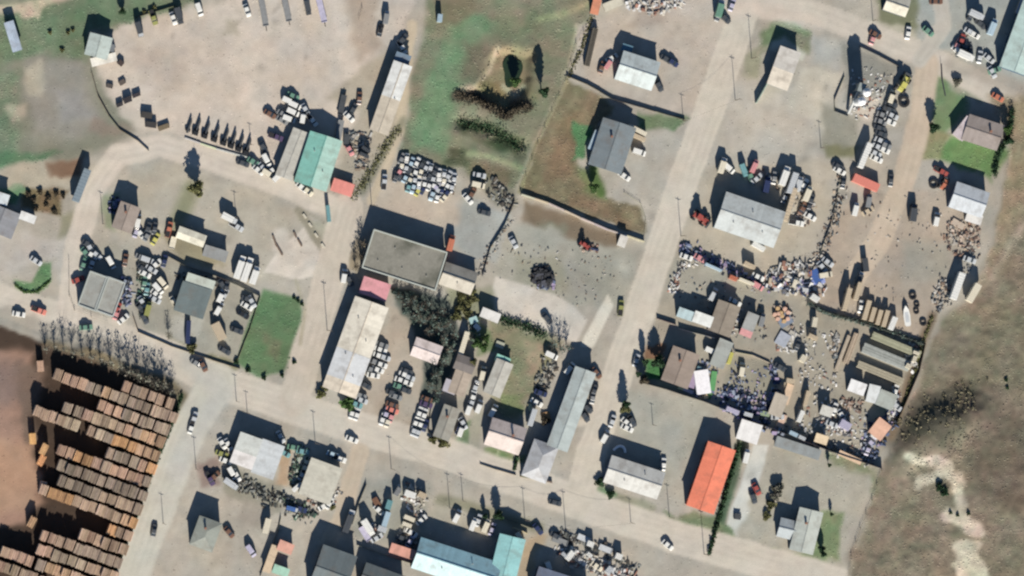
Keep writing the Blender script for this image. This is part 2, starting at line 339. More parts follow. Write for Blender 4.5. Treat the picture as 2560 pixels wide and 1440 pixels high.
poly([(2180, 50), (2280, 70), (2300, 110), (2180, 90)], (186, 180, 160), 8)
poly([(2340, 190), (2420, 215), (2420, 270), (2330, 370), (2330, 250)], (112, 140, 96), 8, 2)
poly([(2320, 350), (2420, 340), (2520, 385), (2475, 450), (2380, 415), (2310, 390)], (104, 140, 82), 9, 2)
poly([(2360, 180), (2460, 230), (2480, 260), (2380, 230)], (140, 146, 124), 8)
poly([(2310, 320), (2370, 340), (2340, 400), (2300, 400)], (144, 140, 100), 10)
# lumber yard ground
poly([(-90, 800), (120, 850), (420, 960), (455, 1000), (300, 1480), (-90, 1480)], (82, 66, 55), 6, 4)  # soil colour darkened to carry the black shade of the log lanes
poly([(-90, 860), (90, 880), (60, 1050), (110, 1250), (60, 1310), (-90, 1330)], (172, 134, 114), 18, 4)
poly([(40, 900), (110, 930), (80, 1040), (120, 1100), (90, 1130), (40, 1060)], (128, 106, 92), 14)
poly([(-90, 1090), (90, 1100), (100, 1260), (-90, 1290)], (192, 152, 122), 20, amt=.8)
poly([(-90, 900), (60, 900), (50, 1010), (-90, 1010)], (138, 116, 108), 24, amt=.8)
line([(120, 850), (250, 890), (420, 960), (462, 1000), (420, 1110)], (128, 116, 92), 30, 9)
line([(455, 990), (400, 1130), (300, 1420)], (110, 116, 88), 12, 6)
# roads
for pts, wd, c in (([(-90, 715), (60, 770), (200, 815), (400, 880), (560, 960), (800, 1040), (1100, 1130), (1400, 1240), (1700, 1345), (2000, 1430), (2300, 1520)], 84, ROAD),
                   ([(172, 800), (186, 640), (228, 480), (295, 390), (400, 362), (520, 398), (700, 462), (860, 530)], 58, (204, 194, 180)),
                   ([(870, 520), (840, 620), (812, 740), (775, 860), (735, 1000)], 78, (199, 189, 174)),
                   ([(545, 950), (470, 1080), (400, 1250), (330, 1440), (300, 1520)], 90, (196, 193, 180)),
                   ([(1440, 1260), (1520, 1010), (1595, 790), (1672, 560), (1752, 330), (1830, 120), (1890, -90)], 76, (202, 194, 179)),
                   ([(1850, 10), (2020, 25), (2180, 88), (2320, 142), (2480, 230), (2600, 290)], 62, (198, 190, 177)),
                   ([(2320, 160), (2300, 300), (2260, 450), (2200, 600), (2140, 690)], 58, (196, 180, 160)),
                   ([(1030, 60), (1000, 330), (930, 500)], 24, (196, 182, 158)),
                   ([(900, 1130), (850, 1300), (800, 1400)], 44, (190, 176, 156)),
                   ([(2600, 460), (2520, 600), (2470, 730)], 26, (164, 154, 134)),
                   ([(2340, -90), (2360, 60), (2300, 150)], 40, (188, 183, 172)),
                   ([(1450, 1060), (1500, 1040)], 20, ROAD)):
    line(pts, c, wd, 6, 1)
line([(480, 900), (560, 985), (480, 1080), (440, 1180)], (186, 185, 178), 50, 18, None, .8)
line([(1700, 30), (1880, 20), (2040, 60)], (204, 192, 178), 40, 16)
line([(2380, 160), (2480, 190), (2600, 250)], (166, 158, 146), 40, 12, None, .7)
poly([(-90, 765), (20, 770), (200, 830), (420, 905), (400, 935), (250, 880), (100, 845), (-90, 800)], (166, 160, 148), 9, None, False, .9)
# hillside
HILL = [(2650, 440), (2540, 560), (2475, 700), (2400, 770), (2345, 800), (2310, 900), (2250, 1080), (2205, 1170), (2175, 1270), (2125, 1400), (2100, 1540), (2660, 1540)]
poly([(2475, 240), (2660, 230), (2660, 800), (2440, 740), (2500, 520), (2530, 400), (2515, 330)], (150, 137, 114), 14, 3)
poly(HILL, (132, 123, 105), 16, 3)
poly([(2490, 560), (2520, 400), (2520, 300), (2570, 280), (2600, 460)], (146, 132, 108), 14, 3)
line([(2235, 1100), (2300, 1040), (2420, 990)], (92, 86, 74), 60, 26, None, .7, False)  # shade of the slope turned from the sun, put into the ground colour
poly([(2360, 800), (2560, 760), (2600, 1000), (2380, 960)], (122, 118, 99), 34, amt=.9)
poly([(2240, 1080), (2300, 1000), (2430, 955), (2480, 1030), (2360, 1110), (2270, 1120)], (86, 84, 72), 24, amt=.9)  # shaded north side of the ridge painted darker
poly([(2420, 1000), (2580, 1040), (2560, 1300), (2420, 1200)], (112, 102, 88), 26)
for pts, wd in (([(2270, 1145), (2320, 1150), (2370, 1165)], 26), ([(2300, 1210), (2330, 1190), (2360, 1170), (2390, 1200)], 24), ([(2395, 1190), (2400, 1260), (2420, 1320)], 26), ([(2370, 1290), (2420, 1310), (2450, 1335)], 36), ([(2390, 1370), (2440, 1360)], 40), ([(2420, 1400), (2440, 1460)], 70)):
    line(pts, (200, 189, 168), wd, 7, None, .95, False)
poly([(2340, 1200), (2370, 1215), (2365, 1250), (2345, 1230)], (82, 82, 66), 8)
line([(2380, 1340), (2430, 1345), (2470, 1348)], (132, 124, 104), 8, 5)
line([(2330, 790), (2290, 900), (2230, 1090)], (134, 116, 94), 22, 9)
line([(2560, 300), (2545, 400), (2500, 560)], (150, 136, 112), 14, 8)
line([(2480, 690), (2560, 560)], (158, 148, 128), 18, 8)
line([(1010, 300), (960, 380), (905, 480)], (150, 146, 124), 18, 8)
line([(740, 700), (762, 770), (752, 860)], (176, 168, 146), 8, 4)
# mottling, stains and wear of the bare ground
mot = .5 * vnoise(X, Y, 90, 21) + .35 * vnoise(X, Y, 34, 22) + .28 * vnoise(X, Y, 14, 23) + .2 * vnoise(X, Y, 8, 24)
mot2 = .5 * vnoise(X, Y, 26, 25) + .45 * vnoise(X, Y, 12, 26) + .45 * vnoise(X, Y, 7, 27)
mot = np.where(zone == 3, mot2, mot)
amp = np.where(zone == 1, .034, np.where(zone == 3, .13, np.where(zone == 2, .11, .075)))
gb = np.where(zone == 2, .07, np.where(zone == 3, .04, .006)) * (vnoise(X, Y, 38, 33) + .8 * vnoise(X, Y, 15, 34)); colr[..., 0] *= 1 + gb; colr[..., 2] *= 1 + gb * .4
colr *= (1 + amp * mot)[..., None]
warm = vnoise(X, Y, 60, 31) + .5 * vnoise(X, Y, 22, 32); wa = np.where(zone == 1, .008, .018)
colr[..., 0] *= 1 + wa * warm; colr[..., 2] *= 1 - wa * warm
for _ in range(330):   # oil stains, puddle marks, tyre scuffs
    sx, sy, sr = rng.uniform(0, 2560), rng.uniform(0, 1440), rng.uniform(5, 17)
    a, b = rng.uniform(.5, 1.4), rng.uniform(0, 3.1)
    dx, dy = (WX - sx), (WY - sy); u = dx * math.cos(b) + dy * math.sin(b); v = -dx * math.sin(b) + dy * math.cos(b)
    t = np.exp(-((u / sr) ** 2 + (v / (sr * a)) ** 2)) * np.where((zone == 4) | (zone == 0), 1, .25)
    colr *= (1 - rng.uniform(-.07, .15) * t)[..., None]
g_ = colr.mean(-1, keepdims=True); sat = np.where((zone == 0) | (zone == 4), .84, np.where(zone == 2, .78, np.where(zone == 3, .92, .92)))[..., None]
colr[:] = g_ + (colr - g_) * sat; colr *= np.where((zone == 0) | (zone == 4), .96, 1)[..., None]; colr[..., 0] *= np.where((zone == 0) | (zone == 4), .99, 1.004); colr[..., 1] *= np.where((zone == 0) | (zone == 4), 1.0, 1.004)
# relief (metres)
Z = .05 * vnoise(X, Y, 60, 41) + .03 * vnoise(X, Y, 20, 42)
hd = np.where(inside(X, Y, HILL), seg_d(X, Y, HILL, True), 0); hw = np.clip(hd / 60, 0, 1)
Z += hw * (.5 * vnoise(X, Y, 150, 43) + .22 * vnoise(X, Y, 55, 44) + .16 * vnoise(X, Y, 20, 45) + .10 * vnoise(X, Y, 9, 46))
rd_ = seg_d(WX, WY, [(2215, 1150), (2280, 1090), (2350, 1060), (2430, 1040)], False); Z += 3.0 * np.exp(-(rd_ / 46) ** 2) * hw
PIT = [(1215, 150), (1250, 118), (1335, 120), (1345, 200), (1325, 255), (1290, 275), (1265, 290), (1200, 255), (1150, 232), (1200, 205)]
d = seg_d(WX, WY, PIT, True); d = np.where(inside(WX, WY, PIT), d, 0); Z -= 2.6 * np.clip(d / 22, 0, 1) ** 1.2
line_d = seg_d(WX, WY, [(1150, 302), (1225, 322), (1310, 372)], False); Z -= 1.1 * np.exp(-(line_d / 16) ** 2)
ly = seg_d(WX, WY, [(100, 848), (250, 890), (420, 955)], False); Z += .7 * np.exp(-(ly / 14) ** 2) * (.7 + .5 * vnoise(X, Y, 14, 47))
Z += np.where(zone == 2, .04 * vnoise(X, Y, 9, 48), 0)
Z -= Z[0, 0] * 0
edge = np.minimum.reduce([X - GX[0], GX[-1] - X, Y - GY[0], GY[-1] - Y]); Z *= np.clip(edge / 40, 0, 1)
def ground_z(px, py):
    i = int(round((px - GX[0]) / ST)); j = int(round((py - GY[0]) / ST))
    return float(Z[min(max(j, 0), Z.shape[0] - 1), min(max(i, 0), Z.shape[1] - 1)])
def lin_a(c): c = np.clip(c, 0, 255) / 255.; return np.where(c <= .04045, c / 12.92, ((c + .055) / 1.055) ** 2.4)
ALB = lin_a(colr) / G
ny, nx = X.shape
VX = (X - 1280) * S; VY = (720 - Y) * S
idx = np.arange(nx * ny).reshape(ny, nx)
quads = np.stack([idx[1:, :-1], idx[1:, 1:], idx[:-1, 1:], idx[:-1, :-1]], -1).reshape(-1, 4)
qz = zone[:-1, :-1].reshape(-1)
Vall = np.stack([VX, VY, Z], -1).reshape(-1, 3); Call = np.concatenate([ALB, np.ones(ALB.shape[:2] + (1,))], -1).reshape(-1, 4)
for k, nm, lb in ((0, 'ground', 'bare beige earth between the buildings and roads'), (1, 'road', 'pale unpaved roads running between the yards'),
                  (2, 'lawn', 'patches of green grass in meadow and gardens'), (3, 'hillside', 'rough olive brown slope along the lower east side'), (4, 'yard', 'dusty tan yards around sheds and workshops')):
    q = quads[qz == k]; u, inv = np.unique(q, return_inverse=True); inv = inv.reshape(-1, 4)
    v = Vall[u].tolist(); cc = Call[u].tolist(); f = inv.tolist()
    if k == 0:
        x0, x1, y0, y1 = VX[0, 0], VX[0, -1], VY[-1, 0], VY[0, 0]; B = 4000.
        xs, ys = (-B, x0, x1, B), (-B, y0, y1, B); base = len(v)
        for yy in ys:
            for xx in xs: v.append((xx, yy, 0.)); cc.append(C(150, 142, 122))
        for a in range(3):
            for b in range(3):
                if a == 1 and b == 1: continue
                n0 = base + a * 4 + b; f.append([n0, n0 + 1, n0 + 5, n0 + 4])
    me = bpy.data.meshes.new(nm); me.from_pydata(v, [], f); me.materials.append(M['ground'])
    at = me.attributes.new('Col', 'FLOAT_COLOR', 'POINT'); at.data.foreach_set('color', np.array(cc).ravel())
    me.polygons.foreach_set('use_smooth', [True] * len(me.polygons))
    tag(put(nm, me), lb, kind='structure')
# pond in the pit
mb = MB(); ring = []
for i in range(28):
    a = 2 * math.pi * i / 28; rr = 1 + .12 * math.sin(3 * a + 1) + .07 * math.sin(5 * a); ring.append((3.3 * rr * math.cos(a), 5.6 * rr * math.sin(a), 0))
mb.v = ring; mb.f = [tuple(range(28))]; mb.c = [(1, 1, 1, 1)]
x, y = P(1283, 176); tag(put('water', mb.mesh('water', M['water'], fix=False), loc=(x, y, -2.25)), 'small dark green pond in the sandy hollow of the meadow', kind='structure')
# ------------------------------------------------------------------ buildings
rd = random.Random(11)
def box_mesh(name, m, d, col=(1, 1, 1, 1)):
    mb = MB(); mb.box((0, 0, 0), d, col=col); return mb.mesh(name, m)
WIN_FRAME = box_mesh('window', M['wall'], (1.3, .10, 1.2)); WIN_PANE = box_mesh('pane', M['glass'], (1.1, .14, 1.0))
DOOR = box_mesh('door', M['plain'], (1.0, .12, 2.1)); BIG_DOOR = box_mesh('rolling_door', M['plain'], (3.4, .14, 3.0)); HANDLE = box_mesh('handle', M['rubber'], (.12, .22, .08))
VENT = MB(); VENT.tube((0, 0, 0), (0, 0, .45), .15, .15, 8); VENT.tube((0, 0, .46), (0, 0, .6), .24, .1, 8); VENT = VENT.mesh('vent', M['plain'])
CHIM = MB(); CHIM.box((0, 0, .6), (.6, .6, 1.6)); CHIM.box((0, 0, 1.45), (.76, .76, .12)); CHIM = CHIM.mesh('chimney', M['plain'])
def roof_piece(kind, L, W, z, rise, oh, side=0, x0=None, x1=None):
    """one slope / one slab of roof, 0.12 m thick"""
    mb = MB(); a = -L / 2 - oh if x0 is None else x0; b = L / 2 + oh if x1 is None else x1; t = .12
    if kind == 'gable':
        k = rise / (W / 2); ye = side * (W / 2 + oh); ze = z - k * oh; zr = z + rise; y0 = side * .004
        v = [(a, y0, zr), (b, y0, zr), (b, ye, ze), (a, ye, ze)]; v += [(p[0], p[1], p[2] - t) for p in v]
        mb.add(v, [(0, 1, 2, 3), (7, 6, 5, 4), (0, 4, 5, 1), (1, 5, 6, 2), (2, 6, 7, 3), (3, 7, 4, 0)])
    else: mb.box(((a + b) / 2, 0, z + t / 2), (b - a, W + 2 * oh, t))
    return mb.mesh('roof', M['rooff'] if kind == 'flatfelt' else M['roofm'])
def building(label, cx, cy, L, W, ang, h, kind='gable', roof=(190, 190, 185), wall=(170, 165, 155), pitch=11, sections=None, cat='building', name='building',
             oh=.35, windows=True, big=False, roof2=None, parapet=None, vents=0, chimney=False, group=None, k=1.0):
    h = h * .8 if h > 3.6 else h
    x, y = P(cx, cy, h); L *= S; W *= S; e = empty(name, x, y, 0, R(ang)); tag(e, label, cat, group)
    rise = math.tan(R(pitch)) * W / 2 if kind in ('gable', 'hip') else 0
    zw = h; mb = MB()
    l, q = L / 2 - .02, W / 2 - .02
    if kind == 'gable':
        s = [(-q, 0), (q, 0), (q, zw - .15), (0, zw + rise - .15), (-q, zw - .15)]
        mb.loft([[(-l, p[0], p[1]) for p in s], [(l, p[0], p[1]) for p in s]])
    else: mb.box((0, 0, (zw - .02) / 2), (2 * l, 2 * q, zw - .02))
    put('wall', mb.mesh('wall', M['wall']), e, C(*wall))
    secs = sections or [(0, 1, roof)]
    for i, (f0, f1, rc) in enumerate(secs):
        a = -L / 2 + f0 * L - (oh if f0 == 0 else -.0); b = -L / 2 + f1 * L + (oh if f1 == 1 else -.01)
        dz = .03 * (i % 2)
        if kind == 'gable':
            for sd_ in (-1, 1): put('roof', roof_piece('gable', L, W, zw + dz, rise, oh, sd_, a, b), e, C(*(roof2 if roof2 and sd_ == -1 else rc), k))
        elif kind == 'hip': pass
        else: put('roof', roof_piece('flatfelt' if kind == 'felt' else 'flat', L, W, zw + dz, 0, .0 if parapet else oh, 0, a, b), e, C(*rc, k))
    if kind == 'gable' and W > 5:
        mb = MB(); mb.box((0, 0, zw + rise + .06), (L + 2 * oh, .34, .10)); put('ridge_cap', mb.mesh('ridge_cap', M['roofm']), e, C(*secs[0][2], k * .93))
    if kind == 'hip':
        mb = MB(); a, b, zz = L / 2 + oh, W / 2 + oh, zw - rise * oh / (W / 2); rl = max(L / 2 - W / 2, .1); zr = zw + rise
        v = [(-a, -b, zz), (a, -b, zz), (a, b, zz), (-a, b, zz), (-rl, 0, zr), (rl, 0, zr)]
        mb.add(v, [(0, 1, 5, 4), (1, 2, 5), (2, 3, 4, 5), (3, 0, 4), (3, 2, 1, 0)]); put('roof', mb.mesh('roof', M['roofm']), e, C(*roof, k))
    if parapet:
        for (px_, py_, sx_, sy_) in ((0, W / 2, L + .3, .45), (0, -W / 2, L + .3, .45), (L / 2, 0, .45, W - .45), (-L / 2, 0, .45, W - .45)):
            mb = MB(); mb.box((px_, py_, zw + .12), (sx_, sy_, .62)); put('parapet', mb.mesh('parapet', M['wall']), e, C(*parapet))
    if windows and h > 2.3:
        n = max(1, int(L / 5))
        for sd_ in (-1, 1):
            for i in range(n):
                xx = -L / 2 + (i + .5) * L / n + rd.uniform(-.3, .3)
                if big and sd_ == -1 and i % 2 == 0 and h > 3.6:
                    d_ = put('rolling_door', BIG_DOOR, e, C(150, 150, 145), (xx, sd_ * W / 2, 1.52)); put('handle', HANDLE, d_, loc=(0, sd_ * .05, -1.1))
                    continue
                w_ = put('window', WIN_FRAME, e, C(215, 212, 205), (xx, sd_ * W / 2, min(h - 1.1, 1.75))); put('pane', WIN_PANE, w_)
        d_ = put('door', DOOR, e, C(96, 80, 66), (L / 2, 0, 1.06), math.pi / 2); put('handle', HANDLE, d_, loc=(.35, 0, 0))
    for i in range(vents):
        xx = -L / 2 + (i + 1) * L / (vents + 1); yy = W * .22 * (1 if i % 2 else -1); zz = zw + (rise * (1 - abs(yy) / (W / 2)) if kind == 'gable' else 0)
        put('vent', VENT, e, C(150, 150, 148), (xx, yy, zz))
    if chimney: put('chimney', CHIM, e, C(150, 110, 92), (L * .18, W * .12, zw + rise * .6 - .3))
    return e
B = building
B('long grey flat roofed hall with mossy patches and a pale raised edge', 1012, 650, 190, 98, -17.5, 5.4, 'felt', (142, 140, 130), (150, 145, 135), parapet=(186, 192, 184), big=True, vents=5, cat='hall', name='flat_roofed_hall')
B('small gabled annex with dark and cream pitches at the end of the mossy hall', 1146, 696, 80, 54, -19, 3.0, roof=(186, 180, 166), pitch=20, name='annex', vents=1)
B('low pink flat roofed shed at the top end of the cream hall', 938, 722, 66, 40, -18, 3.0, 'flat', (224, 160, 165), (150, 60, 66), name='shed', cat='shed', windows=False)
B('very long cream roofed warehouse with a pale grey middle section', 890, 868, 236, 84, 70, 5.6, sections=[(0, .13, (232, 220, 200)), (.13, .44, (214, 217, 218)), (.44, 1, (228, 222, 206))], wall=(150, 160, 165), pitch=6, cat='warehouse', name='warehouse', big=True, vents=4)
B('white and pale pink roofed pavilion beside the dark thicket', 1067, 877, 66, 44, -20, 3.4, roof=(232, 218, 212), pitch=8, name='pavilion', windows=False, wall=(120, 130, 140))
B('broad workshop with a bright sea green roof', 797, 404, 128, 80, 72, 5.4, sections=[(0, 1, (138, 196, 182))], roof2=(170, 204, 192), wall=(120, 140, 138), pitch=10, name='workshop', big=True, vents=2)
B('narrow pale grey roofed shed along the sea green workshop', 733, 386, 122, 40, 69, 3.9, roof=(192, 190, 180), pitch=4, name='shed', cat='shed', wall=(120, 118, 110))
B('small salmon pink roofed shed at the corner below the sea green workshop', 857, 469, 50, 28, -18, 2.0, 'flat', (232, 150, 138), (150, 90, 80), name='shed', cat='shed', windows=False)
B('long narrow white roofed building with a tan lower half by the meadow track', 978, 246, 178, 44, 70.5, 5.0, sections=[(0, .5, (204, 194, 176)), (.5, 1, (226, 228, 224))], pitch=4, name='long_shed', cat='shed', wall=(120, 130, 140), vents=1)
B('little blue grey annex at the top end of the long white shed', 1006, 150, 34, 26, -19, 3.8, 'flat', (120, 140, 158), (70, 90, 100), name='annex', windows=False)
B('small cottage with pale grey green roof on the edge of the dirt yard', 249, 117, 52, 54, 75, 4.6, roof=(188, 200, 194), pitch=9, name='cottage', cat='house', wall=(140, 150, 150))
B('long white canopy in front of the small grey green cottage', 261, 150, 60, 17, 14, 2.6, 'flat', (238, 234, 222), (170, 160, 150), name='canopy', cat='canopy', windows=False)
B('narrow light blue roofed shed in the top corner of the grass', 35, 92, 72, 20, 107, 2.8, roof=(176, 190, 206), pitch=6, name='shed', cat='shed', wall=(110, 120, 140))
B('workshop with grey green upper pitch and white lower pitch in the tan yard', 1593, 178, 92, 70, -18, 5.0, roof=(206, 216, 214), pitch=13, name='workshop', big=True, wall=(100, 120, 130))
B('tiny blue green lean-to at the corner of the tan yard workshop', 1567, 122, 22, 14, -18, 2.6, 'flat', (96, 132, 150), name='lean_to', windows=False, cat='shed')
B('service building with light grey and cream flat roof on the forecourt', 1958, 172, 96, 50, 70, 4.9, 'flat', sections=[(0, .45, (232, 222, 204)), (.45, 1, (208, 204, 196))], wall=(110, 120, 125), name='service_building')
B('large slate grey gabled house beside the brown field', 1530, 366, 118, 82, 72, 4.8, roof=(126, 136, 140), pitch=9, name='large_house', cat='house', chimney=True, wall=(130, 130, 128), big=True)
B('narrow light blue lean-to along the slate grey house', 1487, 352, 46, 14, 68, 2.6, 'flat', (166, 186, 198), name='lean_to', windows=False, cat='shed')
B('largest gabled workshop with blue grey roof among parked lorries', 1873, 550, 152, 90, -19, 6.0, roof=(198, 204, 202), pitch=10, name='workshop', big=True, wall=(96, 116, 126), vents=3)
B('long bright orange roofed building', 1776, 1193, 164, 68, 71, 5.8, roof=(240, 138, 108), pitch=7, name='orange_roofed_building', wall=(132, 66, 60))
B('square white flat roofed shelter beyond the orange roof', 1872, 1079, 50, 46, -18, 3.0, 'flat', (242, 240, 236), name='shelter', windows=False, cat='shelter')
B('gabled shop with blue grey upper and cream lower pitch by the corner lawn', 1585, 1192, 136, 66, -18, 5.2, roof=(206, 206, 200), pitch=12, name='shop', cat='shop', wall=(110, 120, 140), vents=2)
B('long narrow light blue grey building on the corner of two roads', 1428, 1022, 205, 50, 70, 5.8, roof=(180, 190, 188), pitch=11, name='corner_building', wall=(60, 84, 116))
B('hipped pale grey wing at the street end of the long corner building', 1350, 1152, 92, 60, 70, 4.6, 'hip', (188, 190, 192), name='wing', wall=(90, 104, 124), pitch=17)
B('house with brown upper pitch and pinkish white lower pitch above two green lawns', 1264, 1090, 86, 66, -18, 4.4, roof=(214, 200, 192), pitch=16, name='house', cat='house', chimney=True, wall=(120, 130, 150))
B('long pale grey roofed house behind the brown and pink one', 1246, 945, 86, 40, 68, 3.0, roof=(192, 190, 180), pitch=6, name='house', cat='house')
B('small turquoise roofed shed in the back garden', 1257, 899, 32, 14, -22, 2.5, 'flat', (150, 206, 190), (30, 110, 96), name='shed', cat='shed', windows=False)
B('dark brown roofed outbuilding below the narrow cream caravan', 1163, 910, 46, 34, -20, 3.2, roof=(122, 116, 112), pitch=8, name='outbuilding')
B('tan roofed cottage behind the dark brown outbuilding', 1150, 957, 56, 38, 70, 2.8, roof=(182, 168, 152), pitch=6, name='cottage', cat='house')
B('little pale lilac roofed shed at the edge of the thicket', 1126, 966, 28, 28, 70, 2.6, 'flat', (190, 186, 192), name='shed', cat='shed', windows=False)
B('weathered grey house at the lower end of the thicket', 1117, 1056, 80, 38, 70, 3.4, roof=(158, 156, 146), pitch=9, name='house', cat='house', chimney=True)
B('small white shed with a black gap beside the concrete yard', 1226, 788, 44, 20, -22, 3.0, 'flat', (230, 228, 222), name='shed', cat='shed', windows=False)
B('pale roofed half of the twin warehouse, the one with the white lower end', 617, 1126, 76, 54, 70, 5.0, sections=[(0, .42, (234, 230, 226)), (.42, 1, (208, 212, 206))], kind='flat', name='warehouse', cat='warehouse', wall=(110, 125, 130))
B('plain light grey half of the twin warehouse', 671, 1147, 84, 54, 70, 4.7, 'flat', (204, 209, 210), name='warehouse', cat='warehouse', wall=(120, 130, 130))
B('square beige flat roofed depot with scrap along its edges', 802, 1202, 92, 78, 70, 4.2, 'flat', (202, 199, 184), name='depot', cat='depot', wall=(120, 122, 112))
B('tall grey green house near the lower road bend', 517, 1333, 72, 56, 70, 5.8, 'hip', (150, 155, 146), name='house', cat='house', pitch=12, wall=(80, 96, 100), chimney=True)
B('dark slate roofed block at the bottom edge', 833, 1428, 86, 110, -20, 6.0, roof=(112, 122, 124), pitch=9, name='apartment_block', wall=(52, 58, 74))
B('dark shed next to the dark slate block', 955, 1452, 100, 60, -20, 5.4, roof=(96, 104, 106), pitch=8, name='dark_shed', cat='shed', wall=(50, 60, 62))
B('long blue roofed wing at the bottom edge', 1142, 1412, 208, 76, -18, 5.8, roof=(164, 204, 214), roof2=(196, 222, 224), pitch=18, name='blue_roofed_wing', wall=(46, 80, 110), vents=2)  # roof2 paints the sunlit pitch lighter
B('turquoise roofed cross wing of the blue roofed complex', 1268, 1396, 112, 62, 76, 6.2, roof=(152, 204, 204), pitch=8, name='turquoise_roofed_wing', wall=(60, 104, 130))
B('low salmon roofed shed against the blue roofed wing', 1008, 1378, 62, 20, -18, 2.6, 'flat', (222, 164, 146), (90, 50, 60), name='shed', cat='shed', windows=False)
B('small peach roofed kiosk at the head of the beige strip roof', 715, 1367, 34, 22, -22, 2.8, 'flat', (232, 176, 156), (90, 40, 44), name='kiosk', cat='kiosk', windows=False)
B('narrow beige strip roof running down to the bottom edge', 678, 1396, 66, 15, 70, 2.4, 'flat', (216, 194, 164), name='strip_shed', cat='shed', windows=False)
B('small mint green roof at the bottom edge beside the beige strip', 703, 1426, 36, 18, -20, 2.4, 'flat', (172, 212, 190), name='mint_shed', cat='shed', windows=False)
B('big pale grey gabled house with garden and dark conifer at the lower corner', 2014, 1326, 104, 56, 76, 4.8, roof=(190, 196, 188), pitch=10, name='house', cat='house', chimney=True, wall=(90, 104, 116))
B('side wing of the big pale grey house', 1970, 1322, 46, 44, -14, 3.9, roof=(176, 184, 186), pitch=13, name='house_wing', cat='house', wall=(80, 96, 120))
B('taupe roofed house in the green garden near the top corner', 2455, 332, 88, 62, -18, 4.6, roof=(158, 148, 142), pitch=8, name='house', cat='house', chimney=True, wall=(150, 140, 140))
B('pinkish white porch roof on the taupe roofed garden house', 2409, 322, 54, 26, 52, 3.4, 'flat', (206, 194, 196), name='porch', cat='porch', windows=False)
B('shed with blue grey upper and white lower pitch near the dirt path', 2420, 500, 82, 62, -19, 5.0, roof=(202, 208, 212), pitch=12, name='barn', cat='barn', big=True, wall=(110, 120, 136))
B('low white roofed store in front of the blue grey barn', 2433, 546, 36, 20, -18, 2.4, 'flat', (236, 234, 228), name='store', windows=False, cat='shed')
B('long pale turquoise roofed hall cut by the top side edge', 2563, 94, 180, 74, 70, 5.6, roof=(190, 212, 206), pitch=8, name='turquoise_hall', cat='hall', wall=(60, 84, 108))
B('light blue lean-to at the top side edge', 2556, 12, 50, 16, 70, 4.0, 'flat', (178, 192, 212), name='lean_to', cat='shed', windows=False)
B('cream roofed house cut by the top edge near the grey yard', 2240, 14, 54, 40, -19, 5.0, roof=(222, 218, 200), pitch=16, name='house', cat='house', wall=(80, 90, 110))
B('cream roofed shed cut by the top edge in the tan yard', 1532, 12, 44, 16, 22, 3.0, 'flat', (214, 208, 188), name='cream_shed', cat='shed', windows=False)
B('small orange roofed lean-to cut by the top edge', 1489, 18, 34, 16, 76, 2.6, 'flat', (228, 152, 118), name='orange_lean_to', cat='shed', windows=False)
B('grey roofed house cut by the outer edge near the green verge', 4, 552, 62, 80, 68, 4.4, roof=(142, 144, 148), pitch=7, name='house', cat='house')
B('square white roofed annex on the grey edge house', 10, 498, 24, 24, -18, 4.2, 'flat', (214, 222, 224), name='annex', windows=False)
B('small white shed beside the grey edge house', 72, 544, 36, 16, -20, 3.4, 'flat', (234, 234, 230), name='shed', cat='shed', windows=False, wall=(60, 60, 90))
B('upper-road half of the twin grey roofed garage', 236, 728, 88, 48, 70, 4.6, 'flat', (160, 162, 156), name='garage', cat='garage', parapet=(178, 184, 178), wall=(80, 84, 96))
B('second half of the twin grey roofed garage, the one beside the scrap', 277, 741, 88, 48, 70, 4.5, 'flat', (164, 165, 158), name='garage', cat='garage', parapet=(182, 188, 184), wall=(80, 84, 96))
B('taupe roofed house beside the row of parked cars', 318, 544, 64, 48, 70, 5.2, roof=(160, 148, 138), pitch=7, name='house', cat='house', chimney=True, wall=(60, 70, 76))
B('square dark slate roofed workshop in the fenced yard', 484, 750, 72, 72, -18, 4.2, 'flat', (112, 124, 124), name='slate_workshop', cat='workshop', wall=(60, 66, 68))
B('long white roofed strip behind the dark slate workshop', 503, 703, 68, 18, -18, 3.2, 'flat', (200, 208, 196), name='white_strip_shed', cat='shed', windows=False, wall=(50, 60, 76))
B('cream white roofed house beside the open lot', 480, 592, 68, 26, -20, 4.0, roof=(232, 228, 208), pitch=9, name='cream_house', cat='house', wall=(70, 80, 100))
B('low grey roofed shed next to the cream white house', 540, 634, 56, 24, -17, 3.8, 'flat', (152, 154, 152), name='grey_shed', cat='shed', windows=False, wall=(60, 70, 76))
B('brown roofed house with two bright sheds at its side', 1809, 796, 76, 54, 70, 4.6, roof=(150, 140, 126), pitch=6, name='brown_house', cat='house', wall=(50, 56, 80))
B('pale blue box roof beside the brown roofed house', 1714, 786, 38, 20, -20, 3.4, 'flat', (190, 210, 212), name='blue_shed', cat='shed', windows=False, wall=(40, 70, 84))
B('bright white box roof beside the brown roofed house', 1756, 798, 44, 24, -20, 3.6, 'flat', (236, 238, 232), name='white_shed', cat='shed', windows=False, wall=(40, 60, 86))
B('narrow grey roofed shed with a pink end', 1872, 812, 56, 26, 68, 3.0, sections=[(0, .25, (220, 160, 158)), (.25, 1, (168, 170, 166))], kind='flat', name='narrow_shed', cat='shed', windows=False, wall=(40, 50, 50))
B('large taupe roofed house between green lawn and littered yard', 1700, 918, 86, 66, 70, 5.0, roof=(156, 142, 130), pitch=6, name='taupe_house', cat='house', chimney=True, wall=(50, 76, 84))
B('pale grey slab roof beside the littered purple yard', 1803, 884, 66, 32, 68, 2.6, 'flat', (170, 174, 168), name='slab_roof', cat='shed', windows=False)
B('bright white rectangular shed in the materials yard', 2141, 968, 38, 26, -20, 3.6, 'flat', (242, 242, 240), name='white_store', cat='shed', windows=False, wall=(60, 80, 100))
